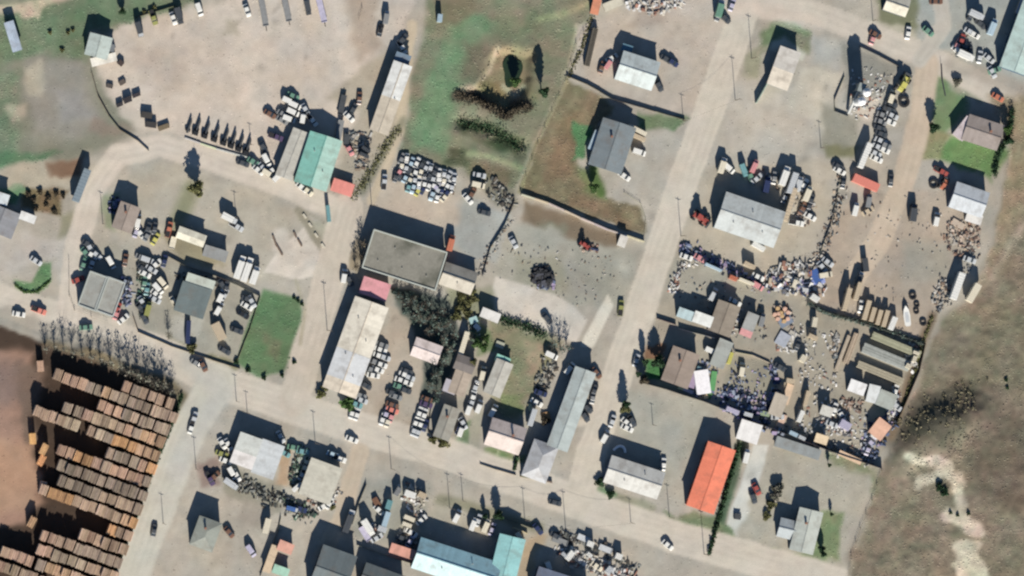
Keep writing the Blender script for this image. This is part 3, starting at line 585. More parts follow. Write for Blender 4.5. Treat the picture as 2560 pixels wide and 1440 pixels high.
B('white upright half of the double store in the materials yard', 2181, 984, 40, 24, 76, 3.8, 'flat', (228, 232, 230), name='store', cat='shed', windows=False)
B('grey green half of the double store in the materials yard', 2214, 999, 40, 36, -22, 3.9, 'flat', (178, 184, 176), name='store', cat='shed', windows=False, wall=(40, 70, 72))
B('peach roofed hut at the lower corner of the materials yard', 2198, 1072, 42, 34, 52, 3.0, 'flat', (230, 184, 158), name='peach_hut', cat='hut', windows=False)
B('small cream hut along the tall dark fence', 2052, 1097, 28, 18, -18, 2.8, 'flat', (232, 210, 176), name='cream_hut', cat='hut', windows=False, wall=(60, 40, 50))
B('narrow peach lean-to behind the tall dark fence', 2124, 1143, 56, 9, -24, 1.8, 'flat', (224, 194, 164), name='peach_lean_to', cat='shed', windows=False)
B('long low dull blue grey slab along the back fence', 1994, 1120, 112, 22, -18, 1.2, 'flat', (150, 156, 156), name='low_slab', cat='shed', windows=False)  # low slab over a dull blue grey strip
B('tan flat roofed store above the dark fence corner', 1944, 1012, 52, 30, 70, 3.2, 'flat', (190, 180, 164), name='tan_store', cat='shed', windows=False, wall=(50, 60, 80))
B('small white roofed store among pallets', 2065, 1027, 26, 20, -20, 3.2, 'flat', (208, 206, 196), name='pallet_store', cat='shed', windows=False, wall=(50, 70, 90))
B('dark roofed building cut by the bottom edge beside the scrap row', 1400, 1470, 130, 70, -18, 5.6, roof=(120, 130, 150), pitch=8, name='edge_building', wall=(60, 70, 90))
B('small grey roofed shed beside the pale cottage', 278, 120, 14, 16, 75, 3.0, 'flat', (120, 126, 130), name='cottage_shed', cat='shed', windows=False)
B('small white cabin at the road end of the pale concrete wall', 1556, 603, 24, 16, 70, 2.4, 'flat', (222, 218, 208), name='white_cabin', cat='cabin', windows=False)

# silos and tower of the batching plant
def silo(label, cx, cy, r, h, tint):
    x, y = P(cx, cy, h); e = tag(empty('silo', x, y), label, 'silo', 'silos of the batching plant')
    mb = MB(); mb.tube((0, 0, 2.2), (0, 0, h - 1), r, r, 20); put('shell', mb.mesh('shell', M['paint']), e, tint)
    mb = MB(); mb.tube((0, 0, h - 1), (0, 0, h - .2), r, r * .25, 20); put('cone_top', mb.mesh('cone_top', M['paint']), e, tint)
    mb = MB(); mb.tube((0, 0, 1), (0, 0, 2.2), .35, r, 16); put('hopper', mb.mesh('hopper', M['plain']), e, C(150, 150, 150))
    for i in range(4):
        a = R(45 + 90 * i); mb = MB(); mb.box((r * .8 * math.cos(a), r * .8 * math.sin(a), 1.2), (.2, .2, 2.4)); put('leg', mb.mesh('leg', M['plain']), e, C(150, 150, 150))
    mb = MB(); mb.box((r + .12, 0, h / 2), (.1, .5, h - 1.5)); put('ladder', mb.mesh('ladder', M['plain']), e, C(170, 170, 170))
silo('upper one of the two round white silos at the batching plant', 2163, 234, 1.45, 11.5, C(240, 240, 240))
silo('lower one of the two round white silos at the batching plant', 2151, 256, 1.45, 11, C(236, 238, 240))
x, y = P(2150, 222, 9); e = tag(empty('mixing_tower', x, y, 0, R(72)), 'grey steel mixing tower throwing a long shadow beside the white silos', 'tower')
mb = MB(); mb.box((0, 0, 7), (2.6, 2.2, 4.0)); mb.box((0, 0, 9.1), (3, 2.6, .25)); put('cabin', mb.mesh('cabin', M['plain']), e, C(150, 158, 156))
for sx in (-1, 1):
    for sy in (-1, 1): mb = MB(); mb.box((sx * 1.2, sy * 1, 2.5), (.22, .22, 5)); put('leg', mb.mesh('leg', M['plain']), e, C(130, 136, 136))
mb = MB(); mb.tube((1.5, 0, 7.5), (-9, 0, .8), .55, .55, 6); put('conveyor', mb.mesh('conveyor', M['plain']), e, C(180, 182, 180))
# ------------------------------------------------------------------ vehicles
def ring(x, w, z0, zm, zt): return [(x, -w * .96, z0), (x, -w, zm), (x, -w * .86, zt), (x, w * .86, zt), (x, w, zm), (x, w * .96, z0)]
def body_mesh(st): mb = MB(); mb.loft([ring(*s) for s in st]); return mb
def wheel_mesh(r=.33, w=.22):
    mb = MB(); mb.tube((0, -w / 2, 0), (0, w / 2, 0), r, r, 10); mb.tube((0, -w / 2 - .01, 0), (0, w / 2 + .01, 0), r * .5, r * .5, 8, (6, 6, 6, 1)); return mb.mesh('wheel', M['rubber'])
def frustum(x0, x1, w0, X0, X1, w1, z0, z1):
    return [[(x0, -w0, z0), (x1, -w0, z0), (x1, w0, z0), (x0, w0, z0)], [(X0, -w1, z1), (X1, -w1, z1), (X1, w1, z1), (X0, w1, z1)]]
WH, WHB = wheel_mesh(), wheel_mesh(.5, .3)
mb = body_mesh([(-2.2, .74, .35, .55, .78), (-2.0, .86, .28, .55, .92), (-.9, .9, .25, .6, .95), (.9, .9, .25, .6, .93), (1.9, .86, .28, .55, .84), (2.2, .7, .35, .5, .66)])
mb.loft(frustum(-1.05, .35, .68, -.95, .25, .64, 1.40, 1.46)); CAR = mb.mesh('body', M['paint'])
mb = MB(); mb.loft(frustum(-1.65, 1.15, .78, -1.05, .40, .66, .90, 1.42)); CARG = mb.mesh('window_glass', M['glass'])
mb = body_mesh([(-2.3, .85, .4, .8, 1.0), (-2.2, .93, .32, .8, 1.05), (1.6, .93, .32, .7, 1.05), (2.3, .86, .36, .6, .8)])
mb.loft(frustum(-2.2, .9, .84, -2.1, .6, .78, 1.74, 1.90)); VAN = mb.mesh('body', M['paint'])
mb = MB(); mb.loft(frustum(-2.28, 1.6, .9, -2.2, .95, .83, 1.0, 1.78)); VANG = mb.mesh('window_glass', M['glass'])
mb = body_mesh([(-2.6, .86, .5, .8, 1.0), (-.5, .92, .4, .8, 1.02), (-.4, .92, .4, .8, 1.0), (1.4, .92, .35, .7, 1.05), (2.5, .86, .4, .7, .9)])
mb.loft(frustum(-.4, .9, .74, -.35, .75, .7, 1.60, 1.68)); PICK = mb.mesh('body', M['paint'])
mb = MB(); mb.loft(frustum(-.5, 1.4, .84, -.4, .85, .74, 1.0, 1.62)); PICKG = mb.mesh('window_glass', M['glass'])
mb = MB(); mb.box((-1.55, 0, 1.03), (1.9, 1.5, .04)); BED = mb.mesh('cargo_bed', M['rubber'])
# lorry (unit length 7 m)
mb = MB(); mb.box((0, 0, .75), (6.6, .9, .3)); CHAS = mb.mesh('chassis', M['rubber'])
mb = MB(); mb.loft(frustum(2.0, 3.6, 1.1, 2.05, 3.35, 1.02, .7, 2.5)); CAB = mb.mesh('cab', M['paint'])
mb = MB(); mb.loft(frustum(2.3, 3.58, 1.12, 2.4, 3.44, 1.05, 1.6, 2.25)); CABG = mb.mesh('window_glass', M['glass'])
mb = MB(); mb.box((-.8, 0, 2.1), (5.3, 2.3, 2.3)); mb.box((-.8, 0, 3.28), (5.1, .5, .05)); BOXB = mb.mesh('cargo_box', M['paint'])
mb = MB(); mb.box((0, 0, 1.15), (1, 2.4, .18)); [mb.box((sx * .485, 0, 1.35), (.03, 2.4, .3)) for sx in (-1, 1)]; DECK = mb.mesh('deck', M['wood'])
mb = MB(); mb.box((0, 0, 0), (1, 2.35, 2.5)); [mb.box((-.45 + .1 * i, 0, 1.27), (.03, 2.3, .05)) for i in range(10)]; CONT = mb.mesh('container_body', M['paint'])
WHP = [(-1.35, .8), (-1.35, -.8), (1.35, .8), (1.35, -.8)]
def vehicle(kind, px, py, ang, col, label, group=None, L=None):
    big = kind in ('car', 'van', 'pickup')
    h = {'car': 1, 'van': 1.5, 'pickup': 1, 'truck': 2.5, 'trailer': 1.2, 'container': 2.4, 'caravan': 2.4, 'wreck': .9, 'lorry': 3}.get(kind, 1)
    x, y = P(px, py, h); c = NC(col) if isinstance(col, str) else C(*col)
    nm = {'van': 'parked_van', 'car': 'parked_car', 'pickup': 'pickup_truck', 'truck': 'box_truck', 'trailer': 'flatbed_trailer', 'container': 'container', 'caravan': 'caravan', 'wreck': 'wrecked_car', 'lorry': 'lorry_trailer'}[kind]
    e = empty(nm, x, y, ground_z(px, py), R(ang)); tag(e, label, {'wreck': 'car'}.get(kind, kind), group)
    if big: e.scale = (1.07, 1.07, 1.05)
    if kind in ('car', 'wreck'):
        put('body', CAR, e, c); put('window_glass', CARG, e); wz = .33 if kind == 'car' else .25
        for wx, wy in WHP: put('wheel', WH, e, loc=(wx, wy, wz))
    elif kind == 'van':
        put('body', VAN, e, c); put('window_glass', VANG, e)
        for wx, wy in WHP: put('wheel', WH, e, loc=(wx, wy, .33))
    elif kind == 'pickup':
        put('body', PICK, e, c); put('window_glass', PICKG, e); put('cargo_bed', BED, e)
        for wx, wy in WHP: put('wheel', WH, e, loc=(wx * 1.12, wy, .33))
    elif kind == 'truck':
        L = (L or 48) * S; s = L / 7.0; e.scale = (s, min(1, s * 1.1), min(1, s * 1.1))
        put('chassis', CHAS, e); put('cab', CAB, e, c if rd.random() < .6 else NC('silver')); put('window_glass', CABG, e); put('cargo_box', BOXB, e, c)
        for wx in (-2.3, 2.6):
            for wy in (-.95, .95): put('wheel', WHB, e, loc=(wx, wy, .5))
    elif kind == 'trailer':
        L = (L or 55) * S; d = put('deck', DECK, e, c); d.scale = (L, .85, .8)
        mb_ = (-L * .32, -L * .2)
        for wx in mb_:
            for wy in (-.85, .85): put('wheel', WHB, e, loc=(wx, wy, .5))
        o = put('drawbar', CHAS, e); o.scale = (L / 9, .3, .6); o.location = (L * .3, 0, .3)
    elif kind in ('container', 'caravan', 'lorry'):
        L, W_ = (L if isinstance(L, tuple) else (L or 45, 16)); z0 = {'container': 1.27, 'caravan': 1.7, 'lorry': 2.35}[kind]
        d = put('container_body' if kind == 'container' else 'body_shell', CONT, e, c, loc=(0, 0, z0)); d.scale = (L * S, W_ * S / 2.35, 1.0 if kind != 'caravan' else .85)
        if kind != 'container':
            for wx in ((-.25, .25) if kind == 'caravan' else (-.35, -.25, .3)):
                for wy in (-.8, .8): put('wheel', WHB if kind == 'lorry' else WH, e, loc=(wx * L * S, wy, .5 if kind == 'lorry' else .33))
    return e
ORD = ['first', 'second', 'third', 'fourth', 'fifth', 'sixth', 'seventh', 'eighth', 'ninth', 'tenth', 'eleventh', 'twelfth', 'thirteenth', 'fourteenth', 'fifteenth', 'sixteenth', 'seventeenth', 'eighteenth', 'nineteenth', 'twentieth']
KW = dict(car='car', van='van', pickup='pickup', truck='box truck', trailer='flatbed trailer', container='container', caravan='caravan', wreck='wrecked car', lorry='lorry trailer')
def fleet(phrase, group, items):
    cnt = {}
    for it in items: cnt.setdefault((it[0], it[4]), []).append(it)
    for (k, c), its in cnt.items():
        its.sort(key=lambda i: (i[2], i[1]))
        for n, it in enumerate(its):
            cw = WORDS.get(c, c)
            lb = f'{cw} {KW[k]} {phrase}' if len(its) == 1 else f'{ORD[n]} {cw} {KW[k]} from the top {phrase}'
            vehicle(k, it[1], it[2], it[3], c, lb, group, it[5] if len(it) > 5 else None)
fleet('along the upper edge of the big dirt yard', 'vehicles at the upper edge of the dirt yard', [
    ('truck', 350, 74, -73, 'charcoal', 38), ('pickup', 384, 44, -70, 'olive'), ('car', 434, 46, -70, 'white'), ('truck', 449, 40, -74, 'charcoal', 42), ('van', 499, 24, -70, 'white'),
    ('car', 618, 26, -70, 'white'), ('truck', 771, 20, -78, 'charcoal', 36), ('trailer', 659, 28, -80, 'grey', 76), ('trailer', 717, 24, -78, 'grey', 60), ('trailer', 804, 24, -76, 'lilac', 66)])
fleet('standing on the dirt patch above the long white shed', 'vehicles above the long white shed', [('truck', 967, 44, 80, 'grey', 34), ('car', 951, 76, 75, 'black'), ('pickup', 1005, 118, -60, 'white'), ('car', 1008, 98, 50, 'charcoal')])
fleet('bunched at the top end of the sea green workshop', 'vehicles by the sea green workshop', [
    ('van', 722, 252, -25, 'white'), ('van', 738, 263, -25, 'white'), ('van', 733, 280, -25, 'white'), ('van', 723, 297, -20, 'white'), ('car', 708, 285, -30, 'grey'), ('car', 706, 300, -30, 'grey'), ('van', 758, 292, 80, 'white'), ('car', 764, 274, -60, 'silver'), ('pickup', 780, 300, -50, 'white'),
    ('car', 733, 240, -25, 'green'), ('car', 675, 285, -30, 'brown'), ('pickup', 690, 342, -20, 'purple'), ('car', 658, 368, -60, 'charcoal')])
fleet('parked at the street corner of the grey shed', 'vehicles by the grey shed', [
    ('car', 608, 408, -20, 'charcoal'), ('car', 634, 404, -30, 'green'), ('van', 667, 400, -62, 'white'), ('car', 646, 425, -40, 'white'), ('car', 658, 420, -50, 'silver'), ('van', 671, 434, -30, 'cream'), ('car', 681, 428, -60, 'white'), ('van', 696, 440, 45, 'white'),
    ('car', 755, 468, -40, 'white'), ('car', 769, 477, -40, 'cream')])
fleet('between the sea green workshop and long white shed', 'vehicles between two sheds', [
    ('trailer', 856, 262, 78, 'charcoal', 50), ('car', 899, 245, 85, 'brown'), ('car', 884, 272, 60, 'charcoal'), ('car', 873, 292, -45, 'white'), ('trailer', 867, 350, 88, 'charcoal', 30), ('car', 874, 374, -60, 'pink'),
    ('container', 916, 374, -35, 'charcoal', (24, 8)), ('container', 911, 388, -25, 'charcoal', (24, 8)), ('trailer', 849, 330, 80, 'grey', 60)])
fleet('on or beside the western roads and open lot', 'vehicles on the western roads', [
    ('truck', 575, 546, -28, 'white', 42), ('pickup', 592, 566, -30, 'silver'), ('car', 91, 652, -33, 'silver'), ('car', 48, 785, -10, 'white'), ('pickup', 98, 776, -20, 'salmon'), ('car', 216, 818, 5, 'green'),
    ('car', 492, 908, -30, 'grey'), ('car', 508, 914, -60, 'brown'), ('pickup', 485, 1048, 70, 'silver'), ('car', 479, 1068, 72, 'white'), ('car', 386, 1325, 78, 'charcoal'), ('car', 880, 1098, -22, 'white'), ('car', 1388, 1256, -15, 'charcoal'), ('car', 1669, 1362, -40, 'white'), ('car', 573, 1330, -50, 'brown'), ('van', 628, 1376, -55, 'lilac'),
    ('container', 822, 534, 96, 'teal', (42, 9))])
fleet('on the curve beside the brown field verge', 'vehicles on the curve', [('lorry', 206, 464, 69, (134, 148, 156), (86, 19))])
list(COL.objects)[0]
fleet('in the row beside the taupe roofed house', 'row of cars by the taupe house', [
    ('van', 346, 552, 80, 'white'), ('car', 352, 584, -50, 'white'), ('car', 342, 578, 70, 'lilac'), ('car', 369, 588, 60, 'grey'), ('car', 371, 570, 70, 'charcoal'), ('car', 389, 597, 60, 'yellow'), ('car', 388, 570, 80, 'charcoal'), ('pickup', 423, 574, 75, 'orange'), ('trailer', 433, 607, 76, 'cream', 30)])
fleet('at the roadside head of the twin garages', 'cars at the head of the twin garages', [
    ('car', 220, 610, -30, 'charcoal'), ('car', 226, 620, -60, 'silver'), ('car', 215, 632, -50, 'green'), ('car', 230, 637, -30, 'white'), ('car', 241, 636, -40, 'silver'), ('car', 232, 655, 70, 'silver'), ('car', 210, 660, 70, 'green'), ('car', 196, 699, 20, 'red'), ('van', 278, 656, -60, 'white'), ('car', 314, 650, 80, 'brown'), ('car', 293, 770, 60, 'red'), ('car', 292, 783, 70, 'pink'), ('car', 309, 797, 40, 'white')])
fleet('in the packed line between the two fenced workshops', 'line of cars between fenced workshops', [
    ('car', 355, 643, -20, 'grey'), ('van', 369, 649, -20, 'silver'), ('car', 391, 660, 40, 'white'), ('car', 379, 673, -30, 'silver'), ('car', 363, 684, -30, 'white'), ('car', 357, 672, -40, 'charcoal'), ('van', 408, 707, -50, 'cream'), ('van', 396, 721, -50, 'white'), ('car', 391, 735, -40, 'white'), ('car', 388, 748, -30, 'silver'), ('car', 362, 706, 80, 'green'),
    ('car', 368, 722, 80, 'teal'), ('truck', 372, 772, 75, 'olive', 36), ('car', 356, 755, -60, 'silver'), ('car', 352, 770, -50, 'charcoal'), ('car', 361, 795, -60, 'charcoal'), ('car', 412, 652, 75, 'navy')])
fleet('in the yard of the dark slate workshop', 'vehicles in the slate workshop yard', [
    ('van', 553, 740, 65, 'white'), ('car', 562, 736, 60, 'silver'), ('van', 548, 772, 60, 'white'), ('car', 556, 712, -60, 'charcoal'), ('car', 567, 718, 80, 'charcoal'), ('car', 620, 748, -20, 'charcoal'), ('car', 618, 765, -30, 'white'), ('car', 630, 754, -60, 'silver'), ('car', 608, 786, -30, 'black'), ('car', 593, 826, -20, 'charcoal'), ('car', 562, 876, -30, 'charcoal'),
    ('car', 436, 755, -60, 'cream'), ('lorry', 472, 830, 87, (60, 76, 104), (58, 13)), ('car', 449, 722, 80, 'white')][:12])
fleet('standing on the slab below the slate workshop', 'vehicles below the slate workshop', [('container', 472, 830, 87, 'navy', (58, 11)), ('container', 549, 828, -64, 'tan', (46, 22))])
fleet('of three side by side beyond the grey shed', 'three white lorries side by side', [('truck', 601, 668, 71, 'white', 60), ('truck', 619, 674, 71, 'white', 64), ('truck', 638, 688, 71, 'white', 46)])
fleet('in the double row alongside the long cream warehouse', 'cars beside the long cream warehouse', [
    ('car', 956, 862, -20, 'grey'), ('car', 952, 874, -20, 'white'), ('car', 949, 889, -20, 'white'), ('car', 961, 893, -20, 'silver'), ('car', 938, 904, -20, 'grey'), ('car', 953, 911, -20, 'white'), ('car', 945, 924, -20, 'white'), ('car', 929, 924, -20, 'grey'), ('car', 934, 938, -10, 'white'),
    ('car', 914, 963, -30, 'charcoal'), ('car', 901, 988, -20, 'grey'), ('car', 904, 1000, -20, 'silver'), ('car', 891, 1010, -20, 'teal'), ('car', 881, 1031, 72, 'white'), ('car', 893, 1035, 72, 'white')])
fleet('in the middle row of the car park', 'cars in the middle row of the car park', [
    ('car', 1017, 928, -20, 'charcoal'), ('car', 1013, 937, -20, 'white'), ('car', 1022, 943, -20, 'silver'), ('car', 1003, 950, -20, 'white'), ('car', 1017, 956, -20, 'white'), ('car', 1000, 966, -20, 'green'), ('car', 1013, 975, -20, 'charcoal'), ('car', 981, 982, -20, 'charcoal'), ('car', 990, 991, -20, 'grey'),
    ('car', 981, 1012, -20, 'brown'), ('car', 981, 1025, -20, 'salmon'), ('car', 966, 1033, 70, 'lilac'), ('car', 979, 1040, 70, 'pink'), ('car', 957, 1047, 72, 'white'), ('car', 970, 1052, 72, 'cream')])
fleet('in the row against the thicket', 'cars against the thicket', [
    ('car', 1069, 998, -20, 'brown'), ('car', 1066, 1010, -20, 'purple'), ('car', 1049, 1031, 70, 'white'), ('car', 1061, 1036, 70, 'white'), ('car', 1040, 1055, 70, 'white'), ('car', 1052, 1059, 70, 'white'), ('car', 1063, 1063, 70, 'navy'), ('car', 1036, 1074, 70, 'silver'), ('car', 1046, 1078, 70, 'silver')])
fleet('in the narrow lanes between the garden houses', 'vehicles between the garden houses', [
    ('van', 1207, 933, 76, 'cream'), ('car', 1189, 966, 70, 'silver'), ('car', 1183, 990, 70, 'white'), ('car', 1180, 1004, 70, 'silver'), ('van', 1173, 1020, 70, 'white'), ('van', 1198, 1016, 68, 'white'), ('van', 1233, 1027, 60, 'white'), ('car', 1158, 1058, -60, 'silver'), ('van', 1153, 1075, 70, 'white'), ('car', 1342, 1006, -30, 'white'),
    ('car', 1352, 982, -20, 'navy'), ('van', 1379, 888, -25, 'white'), ('van', 1424, 921, 50, 'white'), ('car', 1148, 1070, 70, 'navy')])
fleet('below the car wreck yard of the gardens', 'trailers in the gardens', [('caravan', 1160, 858, 73, 'cream', (60, 13)), ('caravan', 1331, 1043, 72, 'silver', (44, 13))])
fleet('in the open centre yards', 'vehicles in the open centre yards', [
    ('car', 1367, 796, -50, 'charcoal'), ('pickup', 1552, 770, 84, 'olive'), ('car', 1211, 531, -15, 'charcoal'), ('car', 1170, 497, -50, 'white'), ('car', 1180, 484, 60, 'brown'), ('truck', 1128, 608, 75, 'orange', 40), ('car', 1284, 606, -60, 'silver'), ('pickup', 961, 455, 84, 'silver'), ('van', 861, 690, 80, 'white'), ('car', 873, 700, -60, 'charcoal'),
    ('container', 1594, 326, -27, 'cream', (48, 11)), ('container', 1594, 342, -24, 'tan', (42, 10)), ('van', 1598, 380, -18, 'white'), ('car', 1561, 440, -35, 'white'), ('truck', 1560, 600, 72, 'cream', 30),
    ('car', 1486, 976, 70, 'charcoal'), ('car', 1482, 993, 80, 'grey'), ('car', 1468, 1020, -40, 'charcoal'), ('car', 1462, 1040, -55, 'charcoal'), ('car', 1491, 932, -50, 'brown'), ('car', 1199, 438, -10, 'silver'), ('van', 1196, 462, -12, 'cream')])
fleet('in the tan workshop yard near the top', 'vehicles in the tan workshop yard', [
    ('car', 1666, 148, -30, 'charcoal'), ('car', 1681, 155, -35, 'navy'), ('truck', 1523, 160, 55, 'pink', 30), ('car', 1505, 168, 70, 'brown'), ('truck', 1800, 22, 75, 'green', 44), ('car', 1812, 46, -40, 'charcoal'), ('car', 1647, 214, -60, 'charcoal'), ('car', 1530, 145, 30, 'white'), ('car', 1796, 38, 70, 'grey'), ('car', 1830, 12, 70, 'lilac')])
fleet('lined up behind the largest gabled workshop', 'lorries behind the largest workshop', [
    ('truck', 1806, 414, 72, 'cream', 40), ('van', 1822, 420, -40, 'white'), ('truck', 1860, 426, -70, 'teal', 34), ('truck', 1886, 416, 65, 'pink', 34), ('car', 1877, 442, -70, 'green'), ('car', 1892, 446, 40, 'silver'), ('truck', 1917, 462, 78, 'navy', 40), ('car', 1921, 456, 60, 'white'), ('car', 1936, 444, 80, 'grey'),
    ('truck', 1961, 440, 70, 'white', 50), ('lorry', 1980, 458, 71, 'silver', (54, 15)), ('truck', 1997, 460, 72, 'silver', 38), ('lorry', 1974, 512, 73, 'tan', (86, 12)), ('car', 1963, 492, 70, 'silver'), ('truck', 2019, 484, 68, 'cream', 40), ('car', 2028, 500, 70, 'charcoal'), ('car', 2007, 520, 60, 'brown'),
    ('car', 2025, 541, -30, 'white'), ('pickup', 1991, 557, -10, 'white'), ('container', 1896, 616, -30, 'white', (34, 12)), ('car', 2010, 462, 60, 'white'), ('car', 2022, 515, 80, 'charcoal')])
fleet('in the line along the tan track', 'cars along the tan track', [
    ('van', 2229, 242, 70, 'cream'), ('car', 2228, 260, -20, 'charcoal'), ('car', 2224, 274, -20, 'charcoal'), ('car', 2230, 289, -25, 'silver'), ('car', 2224, 304, -25, 'white'), ('car', 2207, 288, -20, 'grey'), ('car', 2202, 304, -20, 'grey'), ('car', 2199, 320, -20, 'charcoal'), ('car', 2203, 335, -20, 'charcoal'), ('car', 2202, 352, -25, 'silver'),
    ('car', 2213, 363, -25, 'grey'), ('car', 2209, 374, -25, 'white'), ('car', 2188, 383, -25, 'silver'), ('car', 2191, 397, -25, 'white'), ('car', 2196, 368, -25, 'silver'), ('lorry', 2161, 389, 68, 'white', (66, 14)),
    ('container', 2164, 457, -24, 'salmon', (68, 21)), ('car', 2099, 427, -30, 'white'), ('car', 2095, 416, -30, 'charcoal'), ('car', 2108, 455, 80, 'charcoal'), ('truck', 2139, 523, 76, 'white', 34), ('truck', 2172, 502, 80, 'grey', 34), ('car', 2170, 527, 30, 'tan'), ('car', 2227, 450, 84, 'charcoal')])
fleet('spread over the wide eastern dirt yard', 'vehicles in the eastern dirt yard', [
    ('truck', 2283, 532, 82, 'charcoal', 44), ('van', 2341, 548, 78, 'white'), ('pickup', 2352, 428, -30, 'red'), ('car', 2494, 243, -30, 'orange'), ('lorry', 2392, 715, 70, 'white', (70, 17)), ('lorry', 2432, 732, 60, 'cream', (50, 17)), ('container', 2231, 808, 68, 'white', (34, 14)),
    ('lorry', 2116, 748, 75, 'tan', (58, 12)), ('lorry', 2143, 728, 74, 'tan', (46, 12)), ('container', 2166, 775, 74, 'tan', (50, 12)), ('container', 2181, 786, 74, 'tan', (36, 11)), ('container', 2197, 793, 74, 'tan', (38, 11)), ('container', 2213, 796, 74, 'tan', (42, 11)), ('container', 2163, 662, 97, 'charcoal', (34, 14)),
    ('truck', 2150, 696, 70, 'charcoal', 34), ('car', 2152, 766, 80, 'white'), ('car', 2424, 649, -20, 'silver'), ('car', 2480, 180, -60, 'silver'), ('car', 2486, 176, 20, 'green')])
fleet('in the grey yard near the top corner', 'vehicles in the grey top yard', [
    ('truck', 2441, 38, -25, 'silver', 40), ('car', 2428, 38, 60, 'charcoal'), ('truck', 2480, 68, 68, 'lightblue', 42), ('car', 2425, 80, -30, 'silver'), ('car', 2434, 86, -30, 'white'), ('car', 2404, 100, 70, 'red'), ('car', 2393, 112, 60, 'pink'), ('car', 2416, 118, -30, 'charcoal'), ('truck', 2414, 140, -25, 'white', 44), ('car', 2393, 126, -40, 'white'),
    ('car', 2449, 142, 80, 'silver'), ('car', 2472, 146, -40, 'silver'), ('car', 2270, 82, 80, 'white'), ('car', 2188, 86, -30, 'brown'), ('car', 2182, 96, 70, 'pink'), ('car', 2320, 78, -40, 'green'), ('car', 2340, 4, 0, 'brown'), ('car', 2451, 60, -40, 'charcoal')])
fleet('around the shop and orange roofed building', 'vehicles around the shop', [
    ('car', 1531, 1052, 70, 'silver'), ('van', 1513, 1091, 60, 'white'), ('car', 1567, 1056, -40, 'white'), ('car', 1568, 1070, -25, 'white'), ('car', 1580, 1052, -60, 'charcoal'), ('car', 1659, 1160, 84, 'white'), ('truck', 1866, 1140, 76, 'white', 36), ('car', 1891, 1222, -60, 'red'), ('car', 1883, 1243, -70, 'charcoal'), ('trailer', 1844, 1291, -8, 'charcoal', 16), ('van', 1778, 877, -25, 'white'), ('car', 1591, 900, 70, 'silver')])
fleet('around the twin white roofed warehouse and beige depot', 'vehicles around the twin warehouse', [
    ('car', 556, 1108, -60, 'white'), ('car', 571, 1111, -60, 'white'), ('car', 555, 1134, -20, 'olive'), ('car', 565, 1151, -20, 'white'), ('pickup', 525, 1196, -60, 'purple'), ('car', 537, 1190, 40, 'brown'), ('van', 581, 1182, -60, 'white'), ('car', 592, 1188, -60, 'white'), ('truck', 579, 1209, -35, 'silver', 40), ('car', 702, 1092, -60, 'silver'), ('pickup', 848, 1146, -20, 'white'), ('car', 833, 1136, -20, 'lightblue'),
    ('car', 764, 1167, 70, 'cream'), ('car', 757, 1185, 60, 'silver'), ('truck', 745, 1217, 40, 'white', 30), ('car', 811, 1264, 30, 'white'), ('car', 824, 1257, 60, 'white'), ('truck', 732, 1272, -15, 'blue', 30), ('car', 752, 1272, -20, 'navy'), ('caravan', 668, 1314, 75, 'cream', (38, 15)), ('car', 711, 1132, -30, 'teal'), ('car', 735, 1118, -10, 'green'), ('car', 757, 1128, -10, 'teal')])
fleet('in the builders yard beside the blue roofed complex', 'vehicles in the builders yard', [
    ('truck', 921, 1318, -58, 'white', 46), ('trailer', 913, 1334, -58, 'lilac', 40), ('car', 948, 1275, -45, 'white'), ('trailer', 942, 1256, -60, 'brown', 26), ('container', 973, 1261, 72, 'teal', (24, 14)), ('container', 966, 1297, 72, 'lightblue', (38, 13)), ('container', 956, 1322, -20, 'silver', (22, 14)), ('container', 1024, 1295, -22, 'cream', (28, 11)), ('container', 1018, 1311, -20, 'cream', (24, 10)),
    ('truck', 873, 1302, 70, 'charcoal', 60), ('car', 1029, 1331, -30, 'white'), ('car', 1026, 1352, 60, 'lilac'), ('car', 1054, 1299, 40, 'white'), ('container', 1026, 1235, -20, 'white', (28, 16)), ('container', 1056, 1237, -25, 'tan', (20, 14)), ('container', 995, 1228, 60, 'grey', (22, 12)), ('car', 1006, 1345, -20, 'charcoal'), ('car', 943, 1344, 30, 'silver'),
    ('van', 1143, 1290, 62, 'white'), ('truck', 1184, 1310, 68, 'white', 34), ('car', 1196, 1300, 70, 'silver'), ('truck', 1216, 1314, 66, 'cream', 36), ('car', 1231, 1322, 70, 'lilac'), ('van', 1300, 1345, -60, 'cream'), ('car', 1345, 1322, -50, 'navy'), ('van', 1373, 1420, -70, 'white')])
fleet('along the roadside scrap row at the bottom edge', 'things along the roadside scrap row', [
    ('container', 1476, 1359, -20, 'white', (17, 14)), ('container', 1547, 1390, -20, 'white', (17, 15)), ('container', 1474, 1386, -40, 'white', (15, 9)), ('container', 1425, 1388, 50, 'white', (26, 14)), ('container', 1411, 1386, -45, 'silver', (16, 8)), ('container', 1523, 1424, 50, 'silver', (18, 14)), ('trailer', 1400, 1352, -20, 'grey', 40), ('trailer', 1460, 1346, -24, 'silver', 34), ('trailer', 1514, 1372, -22, 'silver', 34), ('car', 1492, 1415, -35, 'cream'), ('car', 1390, 1340, -30, 'charcoal')])
